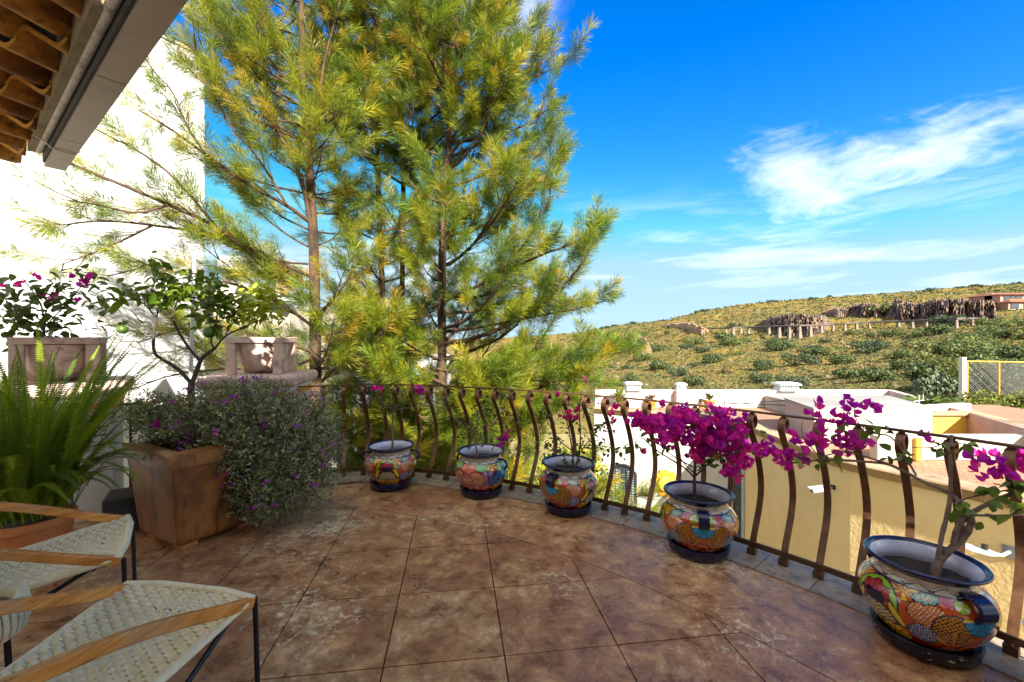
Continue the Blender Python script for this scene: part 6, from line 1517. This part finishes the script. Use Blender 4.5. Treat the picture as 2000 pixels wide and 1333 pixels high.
# bougainvillea in the planter over the fern
LB = 3.75
S0 = [([(82, 668, LB), (86, 650, LB), (86, 625, LB), (80, 590, LB), (45, 545, LB)], .012, .003), ([(80, 660, LB), (50, 630, LB), (25, 600, LB), (0, 575, LB)], .007, .003), ([(86, 640, LB), (115, 610, LB), (150, 570, LB), (175, 540, LB)], .006, .003), ([(84, 650, LB), (110, 640, LB), (150, 625, LB), (178, 625, LB)], .005, .002), ([(86, 620, LB), (100, 580, LB), (110, 550, LB)], .005, .002), ([(60, 640, LB), (30, 620, LB), (5, 612, LB)], .005, .002)]
e0 = plant('bougainvillea', 'dark leaved bougainvillea with a few purple flowers standing above the fern', (-3.95, 3.75, 1.5), S0, M_stemd, None)
scatter(e0, 'leaf', LEAF_D, along([s[0] for s in S0], 298, .085, random.Random(8), .22), 1.0, 1.75, 1.0, seed=17)
scatter(e0, 'flower', FLW_M, [PX(x, y, LB - .05) for x, y in ((43, 553), (68, 544), (138, 542), (163, 558), (175, 541), (3, 562), (92, 578), (150, 590), (166, 552))], .75, .95, 1.4, seed=18)

# ------------------------------------------------------------------ terracotta planter, citrus tree, trailing shrub
pc = Vector((-2.52, 3.46, 0)); prz = rad(-28.4)
def mat_planter():
    m, nt, b = newmat('stained_terracotta'); v = coords(nt); f = noise(nt, v, 3.2, 8, .62, .5); f2 = noise(nt, coords(nt, 'Object', (7, 7, 1.2)), 1.5, 6, .6)
    c = ramp(nt, f, [(.30, s2l('482814')), (.46, s2l('744620')), (.60, s2l('96602c')), (.72, s2l('5e3619'))])
    c = mixc(nt, ramp(nt, f2, [(.54, (0, 0, 0)), (.68, (.8, .8, .8))]), c, s2l('241509'))
    nt.links.new(c, b.inputs['Base Color']); b.inputs['Roughness'].default_value = .38; bump(nt, b, noise(nt, v, 30, 6), .3, .008); return m
M_pl = mat_planter()
pp = empty('terracotta_planter', pc, 'big square tapered terracotta planter holding the citrus tree', 'planter', None, prz)
g = Geo(); hb_, ht_, z0, z1 = .285, .355, .035, .63
V = []
for hs_, z in ((hb_, z0), (hb_ + .012, z0 + .03), (ht_, z1)):
    for sx_, sy_ in ((-1, -1), (1, -1), (1, 1), (-1, 1)): V.append((sx_ * hs_, sy_ * hs_, z))
g.add(V, [(3, 2, 1, 0)] + [(i * 4 + k, i * 4 + (k + 1) % 4, (i + 1) * 4 + (k + 1) % 4, (i + 1) * 4 + k) for i in range(2) for k in range(4)])
part(pp, 'body', g, M_pl, bev=.012)
sq = [(-1, -1), (-1, 1), (1, 1), (1, -1)]
def ringprof(pr): return sweep([(x * .33, y * .33) for x, y in sq], pr, True)
rp = [(-.01, z1 - .01), (-.01 , z1 + .09)]
part(pp, 'rim', ringprof([(-.05, z1 - .005), (-.05, z1 + .085), (-.02, z1 + .10), (.045, z1 + .10), (.065, z1 + .085), (.068, z1 + .06), (.05, z1 + .045), (.046, z1 + .035), (.056, z1 + .025), (.05, z1 + .004), (.02, z1 - .006)]), M_pl, 35)
part(pp, 'soil', Geo().box((0, 0, z1 + .02), (.58, .58, .03)), M_soil)
for sx_, sy_ in sq:
    part(pp, 'foot', Geo().box((sx_ * .2, sy_ * .2, .017), (.11, .11, .034)), M_clay)
CY = 3.45
SCt = [([(386, 866, CY), (385, 840, CY), (380, 805, CY), (372, 775, CY), (374, 748, CY)], .030, .024), ([(374, 750, CY), (350, 722, CY), (318, 703, CY), (299, 690, CY), (300, 655, CY), (305, 622, CY)], .015, .009), ([(373, 752, CY), (385, 725, CY), (392, 700, CY), (418, 682, CY)], .019, .013),
       ([(391, 705, CY), (372, 685, CY - .03), (352, 655, CY - .05), (335, 620, CY - .06)], .012, .008), ([(418, 682, CY), (410, 665, CY), (422, 640, CY - .02), (425, 605, CY - .03)], .008, .005), ([(418, 683, CY), (440, 655, CY + .05), (475, 640, CY + .1), (510, 625, CY + .13)], .009, .004), ([(305, 622, CY), (285, 595, CY - .03), (250, 575, CY - .05), (225, 585, CY - .06)], .006, .003),
       ([(300, 660, CY), (285, 640, CY + .04), (260, 610, CY + .05), (243, 600, CY + .05)], .005, .002), ([(305, 625, CY), (312, 590, CY), (318, 550, CY), (305, 520, CY)], .006, .003), ([(335, 620, CY - .05), (345, 590, CY - .05), (365, 560, CY - .05)], .006, .003), ([(425, 605, CY), (415, 575, CY), (395, 550, CY)], .005, .003), ([(440, 655, CY + .05), (465, 615, CY + .07), (490, 590, CY + .1)], .005, .003), ([(335, 620, CY), (310, 600, CY - .1), (280, 560, CY - .12)], .005, .003)]
ct = empty('citrus_tree', PX(386, 866, CY), 'small citrus tree with green fruit growing in the big terracotta planter', 'tree')
M_cst = M('citrus_bark', [s2l('2e2724'), s2l('4a4039'), s2l('3a322e')], 12, 6, .9, .5, 50, .004)
for pts, r0, r1 in SCt:
    P = pxpath(pts); part(ct, 'limb', Geo().tube(P, [r0 + (r1 - r0) * i / (len(P) - 1) for i in range(len(P))], 9), M_cst, 80)
M_cleaf = leafmat('citrus_leaf', (0.055, 0.105, 0.010), (0.18, 0.25, 0.014), .32, .35)
CLF = []
for k in range(4):
    g = Geo(); V, Fs = leafshape(.105, .046, .3, .12 + .1 * k); g.add(V, Fs); CLF.append(g.mesh('leaf', smooth=60)); CLF[-1].materials.append(M_cleaf)
rc = random.Random(17); big_, rest = [], []
for x, y, Y, n, sx_, sy_ in [(250, 570, 3.4, 46, 20, 14), (300, 570, 3.4, 70, 24, 20), (345, 560, 3.42, 80, 24, 24), (310, 520, 3.45, 26, 16, 14), (385, 575, 3.45, 80, 24, 24), (420, 600, 3.45, 60, 20, 22), (455, 600, 3.52, 90, 22, 22), (495, 605, 3.58, 130, 24, 22), (530, 600, 3.62, 80, 14, 18), (510, 570, 3.6, 60, 16, 12), (400, 545, 3.5, 30, 20, 10), (225, 600, 3.4, 8, 10, 8), (235, 632, 3.45, 5, 7, 6), (420, 640, 3.45, 14, 10, 10)]:
    for _ in range(n):
        p = PX(x + rc.gauss(0, sx_ * .8), y + rc.gauss(0, sy_ * .8), Y + rc.gauss(0, .10)); (big_ if rc.random() < .38 else rest).append(p)
def young(p): return 1000 + F * p.x / p.y > 462  # picks the right-hand leaves that get the sunlit colour
M_csunlit = leafmat('citrus_sunlit_leaf', (0.22, 0.30, 0.014), (0.48, 0.50, 0.025), .35, .4)  # lighter yellow-green paints sunlight onto the right side of the crown
CL_SUN = matcopies(CLF, M_csunlit)
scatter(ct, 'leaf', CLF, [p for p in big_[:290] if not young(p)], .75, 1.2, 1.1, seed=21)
scatter(ct, 'leaf', CL_SUN, [p for p in big_[:290] if young(p)], .65, 1.0, 1.1, seed=22)  # right-hand leaves in the painted sunlight colour
for sunny, mt_ in ((False, leafmat('citrus_foliage', (0.06, 0.11, 0.010), (0.19, 0.25, 0.014), .35, .38, objvar=False)), (True, leafmat('citrus_sunlit_foliage', (0.22, 0.30, 0.014), (0.46, 0.48, 0.025), .35, .4, objvar=False))):  # second foliage colour carries the same painted sunlight
    g = Geo()
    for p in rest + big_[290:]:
        if young(p) != sunny: continue  # right-hand leaves go to the painted sunlight colour
        V, Fs = leafshape((.075 if sunny else .095) * rc.uniform(.7, 1.2), .034 if sunny else .042, .3, .2); Q = rotm(rc); g.add([p + Q @ v for v in V], Fs)
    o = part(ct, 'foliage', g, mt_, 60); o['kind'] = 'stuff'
M_fruit = M('green_fruit', [(0.055, 0.10, 0.012), (0.08, 0.13, 0.02)], 6, 4, .4, .25, 90, .002)
for x, y, r_ in ((409, 650, .047), (412, 588, .044), (239, 644, .036), (400, 597, .034), (424, 555, .04), (342, 575, .034)):
    p = PX(x, y, CY - .1); f_ = part(ct, 'fruit', Geo().sphere(p, r_, 16, 10, (1, 1, .92)), M_fruit, 80)
    part(f_, 'stalk', Geo().tube([p + Vector((0, 0, r_ * .85)), p + Vector((.005, 0, r_ + .05))], .003, 5), M_cst)
# trailing shrub
def shrubmesh():
    r = np.random.default_rng(77); n = 15000
    blobs = [(PX(520, 860, 3.62), (.55, .42, .40)), (PX(470, 800, 3.55), (.48, .38, .24)), (PX(560, 930, 3.62), (.42, .34, .30)), (PX(350, 830, 3.55), (.34, .3, .13)), (PX(600, 850, 3.8), (.28, .28, .34)), (PX(515, 960, 3.45), (.26, .22, .22)), (PX(450, 870, 3.45), (.32, .25, .22)), (PX(300, 800, 3.6), (.2, .2, .12))]
    wts = np.array([.26, .17, .16, .08, .12, .08, .09, .04]); k = r.choice(len(blobs), n, p=wts)
    c = np.array([tuple(b[0]) for b in blobs])[k]; rr_ = np.array([b[1] for b in blobs])[k]
    d = r.normal(size=(n, 3)); d /= np.linalg.norm(d, axis=1)[:, None]
    rad_ = np.clip(r.uniform(0, 1, n) ** .33 * 1.0 + r.normal(0, .09, n), 0, 1.25)[:, None]
    p = c + d * rr_ * rad_; p[:, 2] = np.maximum(p[:, 2], .06)
    ax = d + np.array([0, 0, .5]) + r.normal(0, .6, (n, 3)); ax /= np.linalg.norm(ax, axis=1)[:, None]
    # twig with five tiny leaves
    Vs = []; Cs = []
    pal = np.array([(0.19, 0.22, 0.085), (0.26, 0.275, 0.12), (0.12, 0.15, 0.05), (0.33, 0.32, 0.16)])
    cc = pal[r.integers(0, 4, n)] * r.uniform(.7, 1.3, n)[:, None]
    for q in range(5):
        L = r.uniform(.016, .030, n)[:, None]; b = p + ax * (q * .014)
        l = ax * .6 + r.normal(0, .7, (n, 3)); l /= np.linalg.norm(l, axis=1)[:, None]; w = np.cross(l, ax); w /= np.linalg.norm(w, axis=1)[:, None] + 1e-9
        Vs.append(np.stack([b, b + l * L * .5 + w * L * .22, b + l * L, b + l * L * .5 - w * L * .22], 1)); Cs.append(np.repeat(cc[:, None] * r.uniform(.8, 1.2, (n, 1, 1)), 4, 1))
    V = np.concatenate(Vs).reshape(-1, 3); Cq = np.concatenate(Cs).reshape(-1, 3)
    m = r.choice(np.where(rad_[:, 0] > .86)[0], 330); pts = p[m] + d[m] * .04
    tw = Geo()
    for i in r.choice(n, 900): tw.tube([p[i] - ax[i] * .12, p[i] + ax[i] * .06], .0018, 3, False)
    return V, Cq, pts, tw
V, Cq, fpts, tw_ = shrubmesh()
shb = empty('trailing_shrub', PX(520, 860, 3.62), 'grey green mounding shrub with tiny purple flowers spilling over the planter', 'shrub')
o = put('foliage', npmesh('foliage', V, np.arange(len(V)).reshape(-1, 4), Cq, off=ORG[shb.name]), M_tint, shb); o['kind'] = 'stuff'
o = part(shb, 'twigs', tw_, M_twig); o['kind'] = 'stuff'
M_purp = leafmat('purple_flower', (0.36, 0.03, 0.46), (0.55, 0.05, 0.48), .55, .35)
FT = []
for k in range(3):
    g = Geo(); r_ = random.Random(k)
    for i in range(9):
        c = Vector((r_.gauss(0, .009), r_.gauss(0, .009), r_.gauss(0, .007))); V_, Fs = leafshape(.013, .012, 0, .1); Q = rotm(r_); g.add([c + Q @ v for v in V_], Fs)
    FT.append(g.mesh('flower')); FT[-1].materials.append(M_purp)
fp = [p for p in fpts if p[2] > .15 and p[0] > -2.75][:210]
scatter(shb, 'flower', FT, fp, 1.0, 1.8, 1.5, seed=31)
scatter(shb, 'flower', FL1_M, [PX(308, 832, 3.3), PX(303, 835, 3.3), PX(311, 829, 3.3)], .8, 1, 1, seed=32)

# ------------------------------------------------------------------ fern in its pot, small grey planter
fb = Vector((-3.22, 2.85, 0)); fpz = .36
ft = empty('fern_pot', fb, 'round terracotta pot of the fern behind the chairs', 'flower pot')
part(ft, 'bowl', Geo().lathe([(.001, 0), (.17, 0), (.21, .30), (.225, .31), (.225, fpz), (.205, fpz), (.2, fpz - .05), (.001, fpz - .05)], 40, fb), M_clay, 40)
part(ft, 'soil', Geo().lathe([(.001, fpz - .04), (.2, fpz - .045)], 30, fb), M_soil)
fern = empty('fern', fb + Vector((0, 0, fpz)), 'large bright green sword fern bursting from its pot at the left', 'fern')
M_frond = leafmat('fern_frond', (0.085, 0.155, 0.012), (0.28, 0.37, 0.016), .5, .42)
def frond(seed, L, arch):
    r = random.Random(seed); g = Geo(); n = 40; p = Vector((0, 0, 0)); pitch = rad(85); pts = [p]; tw = 0
    for i in range(n):
        pitch -= arch / n * (0.4 + 1.6 * i / n); d = Vector((math.cos(pitch), 0, math.sin(pitch))); p = p + d * L / n; pts.append(p)
    g.tube(pts, [.0035 * (1 - .8 * i / n) + .0008 for i in range(n + 1)], 4, False)
    for i in range(4, n + 1):
        fr = i / n; w = .043 * min(1, (fr - .06) * 5) * (1 - fr ** 3) + .006; d = (pts[i] - pts[i - 1]).normalized(); up = Vector((0, 1, 0)).cross(d) * -1
        for s_ in (-1, 1):
            for hf in (0, .5):
                b = pts[i - 1].lerp(pts[i], hf + .25 * (s_ > 0)); side = (Vector((0, s_, 0)) + d * .25 + up * r.uniform(-.25, .1)).normalized(); wd_ = L / n * .22
                g.add([b - d * wd_ * .6, b + side * w * .55 - d * wd_ * .6, b + side * w, b + side * w * .55 + d * wd_, b + d * wd_], [(0, 1, 2, 3, 4)])
    me = g.mesh('frond'); me.materials.append(M_frond); return me
FR = [frond(k, L, a) for k, (L, a) in enumerate([(1.22, rad(28)), (1.05, rad(44)), (.95, rad(72)), (.8, rad(105)), (.9, rad(36)), (1.3, rad(20))])]
rf = random.Random(9)
for i in range(186):
    k = i % 6; o = bpy.data.objects.new('frond', FR[k]); COL.objects.link(o); o.parent = fern
    az_ = rf.uniform(0, 6.28) if i % 3 else rf.uniform(-1.6, 1.2)
    o.location = (rf.uniform(-.08, .08) + .1 * math.cos(az_), rf.uniform(-.08, .08) + .1 * math.sin(az_), 0)
    s = rf.uniform(.75, 1.08); o.scale = (s, s, s); o.rotation_euler = (rf.uniform(-.25, .25), rf.uniform(-.12, .30), az_)
gp = Vector((-3.15, 3.52, 0)); gpt = empty('grey_planter', gp, 'small dark grey square planter box beside the shaded pillar', 'planter')
part(gpt, 'box', Geo().box(gp + Vector((0, 0, .14)), (.3, .3, .28), rad(35)), M('dark_grey_box', [s2l('3c3c3b'), s2l('4b4a48')], 4, 5, .8, .3), bev=.008)
part(gpt, 'soil', Geo().box(gp + Vector((0, 0, .281)), (.26, .26, .006), rad(35)), M_soil)

# ------------------------------------------------------------------ woven chairs and side table
M_cord = M('cream_cord', [s2l('d2c494'), s2l('e4d8b0'), s2l('ece2be')], 30, 5, .75, .5, 220, .002)
M_black = M('black_steel', [(.012, .012, .014), (.02, .02, .022)], 20, 5, .4, .15, 80, .001, metal=.4)
def mat_wood():
    m, nt, b = newmat('oiled_wood'); f = noise(nt, coords(nt, 'Object', (14, 1.2, 14)), 3.5, 8, .6, .8); f2 = noise(nt, coords(nt, 'Object', (1, 1, 1)), 4, 5)
    c = ramp(nt, f, [(.32, s2l('9c5e24')), (.5, s2l('c98236')), (.68, s2l('dd9c4c'))])
    c = mixc(nt, ramp(nt, f2, [(.5, (0, 0, 0)), (.72, (.55, .55, .55))]), c, s2l('b09878'))
    nt.links.new(c, b.inputs['Base Color']); b.inputs['Roughness'].default_value = .42; bump(nt, b, f, .2, .003); return m
M_wood = mat_wood()
W_, D_ = .64, .60
def seat_z(x, y):
    t = -y / D_; q = 1 - (2 * x / W_) ** 2
    return .432 - .085 * t - .030 * q * math.sin(math.pi * min(1, max(0, t * .9 + .12)))
def halfw(y): return W_ / 2 - .045 * (-y / D_)
def build_chair(loc, rz, lab):
    ch = empty('woven_chair', loc, lab, 'chair', 'woven lounge chairs', rz)
    st = empty('seat', (0, 0, 0)); del ORG[st.name]; bpy.data.objects.remove(st)
    fr = Geo()
    side_pts = lambda s: [(s * halfw(y), y, seat_z(s * halfw(y), y) + .004) for y in np.linspace(0, -D_, 8)]
    corners = smoothline(side_pts(-1)[::-1] + side_pts(1), 1)
    seat = part(ch, 'seat', Geo().tube(corners, .0165, 10).tube([(-halfw(-D_), -D_, seat_z(.3, -D_)), (halfw(-D_), -D_, seat_z(.3, -D_))], .0165, 10), M_cord, 60)
    # wrapped front corners
    nl, nc = 17, 30; pitch_x = 1 / nl; amp = .0078
    def cordbar(P, side, w, t):
        return Geo().bar(P, side, w, t)
    for i in range(nl):
        f = (i + .5) / nl * 2 - 1; P = []
        for k in range(nc * 2 + 1):
            y = -.012 - (D_ - .03) * k / (nc * 2); x = f * (halfw(y) - .012)
            P.append((x, y, seat_z(x, y) + amp * math.cos(math.pi * (k / 2 + .0)  + math.pi * (i % 2)) + .010))
        me = cordbar(P, Vector((1, 0, 0)), W_ / nl * .86, .008).mesh('cord', smooth=70)
        put('cord', me, M_cord, seat)
    for j in range(nc):
        y = -.018 - (D_ - .035) * (j + .5) / nc; P = []
        for k in range(nl * 2 + 1):
            x = (k / (nl * 2) * 2 - 1) * (halfw(y) + .008)
            ii_ = k / 2 - .5
            P.append((x, y, seat_z(x, y) - amp * math.cos(math.pi * ii_ + math.pi * ((j) % 2)) + .010))
        me = cordbar(P, Vector((0, 1, 0)), D_ / nc * .88, .008).mesh('cord', smooth=70)
        put('cord', me, M_cord, seat)
    # back
    bk = part(ch, 'backrest', Geo().tube([(-halfw(-D_), -D_ - .02, .36), (-.28, -.80, .56), (-.27, -1.0, .80), (.27, -1.0, .80), (.28, -.80, .56), (halfw(-D_), -D_ - .02, .36)], .016, 8), M_cord, 60)
    for j in range(22):
        t = (j + .5) / 22; y = -.64 - .36 * t; z = .37 + .43 * t ** 1.1
        put('cord', Geo().bar([(-.275, y, z), (-.1, y - .03, z - .01), (.1, y - .03, z - .01), (.275, y, z)], Vector((0, -.6, .8)), .017, .006).mesh('cord'), M_cord, bk)
    for s in (-1, 1):
        x = s * (W_ / 2 - .004)
        part(ch, 'leg', Geo().tube([(x, .0, .425), (x + s * .004, .012, .0)], .0105, 10), M_black, 60)
        part(ch, 'leg', Geo().tube([(x - s * .01, -.10, .418), (x + s * .01, -.9, .0)], .0105, 10), M_black, 60)
        ap = smoothline([(s * .312, -.012, .412), (s * .314, -.10, .444), (s * .318, -.2, .484), (s * .322, -.35, .552), (s * .326, -.53, .622), (s * .328, -.68, .664), (s * .31, -.98, .725)], 2)
        arm = part(ch, 'armrest', Geo().bar(ap, Vector((1, 0, 0)), .032, .045), M_wood, 40, .012)
        part(arm, 'bracket', Geo().tube([(s * .312, -.03, .41), (s * .318, -.02, .40)], .008, 8), M_black)
    part(ch, 'crossbar', Geo().tube([(-.31, -.11, .40), (.31, -.11, .40)], .009, 8), M_black)
    return ch
build_chair((-1.426, 1.90, 0), rad(-9.4), 'woven cord chair with wooden arms nearest the camera, facing the railing')
build_chair((-2.183, 2.427, 0), rad(-51.3), 'woven cord chair behind the near one, beside the terracotta planter')
tb = Vector((-2.215, 1.70, 0)); te = empty('side_table', tb, 'small round woven drum table on black legs at the left frame edge', 'table')
part(te, 'top', Geo().lathe([(.001, .425), (.155, .425)], 40, tb), M('smoked_glass', [(.10, .11, .10)], rough=.12, bmp=0))
part(te, 'woven_rim', Geo().lathe([(.150, .41), (.150, .45), (.162, .466), (.18, .463), (.19, .45)], 48, tb).lathe([(.186, .345), (.190, .335), (.182, .328), (.17, .335)], 48, tb), M_cord, 60)
for k in range(44):
    a = 2 * math.pi * k / 44
    P = [tb + Vector((math.cos(a) * r_, math.sin(a) * r_, z)) for r_, z in ((.190, .455), (.198, .42), (.199, .38), (.188, .335))]
    put('cord', Geo().bar([p - tb for p in P], Vector((-math.sin(a), math.cos(a), 0)), .020, .007).mesh('cord', smooth=60), M_cord, te)
for k in range(3):
    a = 2 * math.pi * k / 3 + .3; c = Vector((math.cos(a), math.sin(a), 0))
    part(te, 'leg', Geo().tube([tb + c * .15 + Vector((0, 0, .41)), tb + c * .17], .011, 8), M_black, 60)
for nm_ in ('x_tmp',):
    if nm_ in bpy.data.objects: bpy.data.objects.remove(bpy.data.objects[nm_])
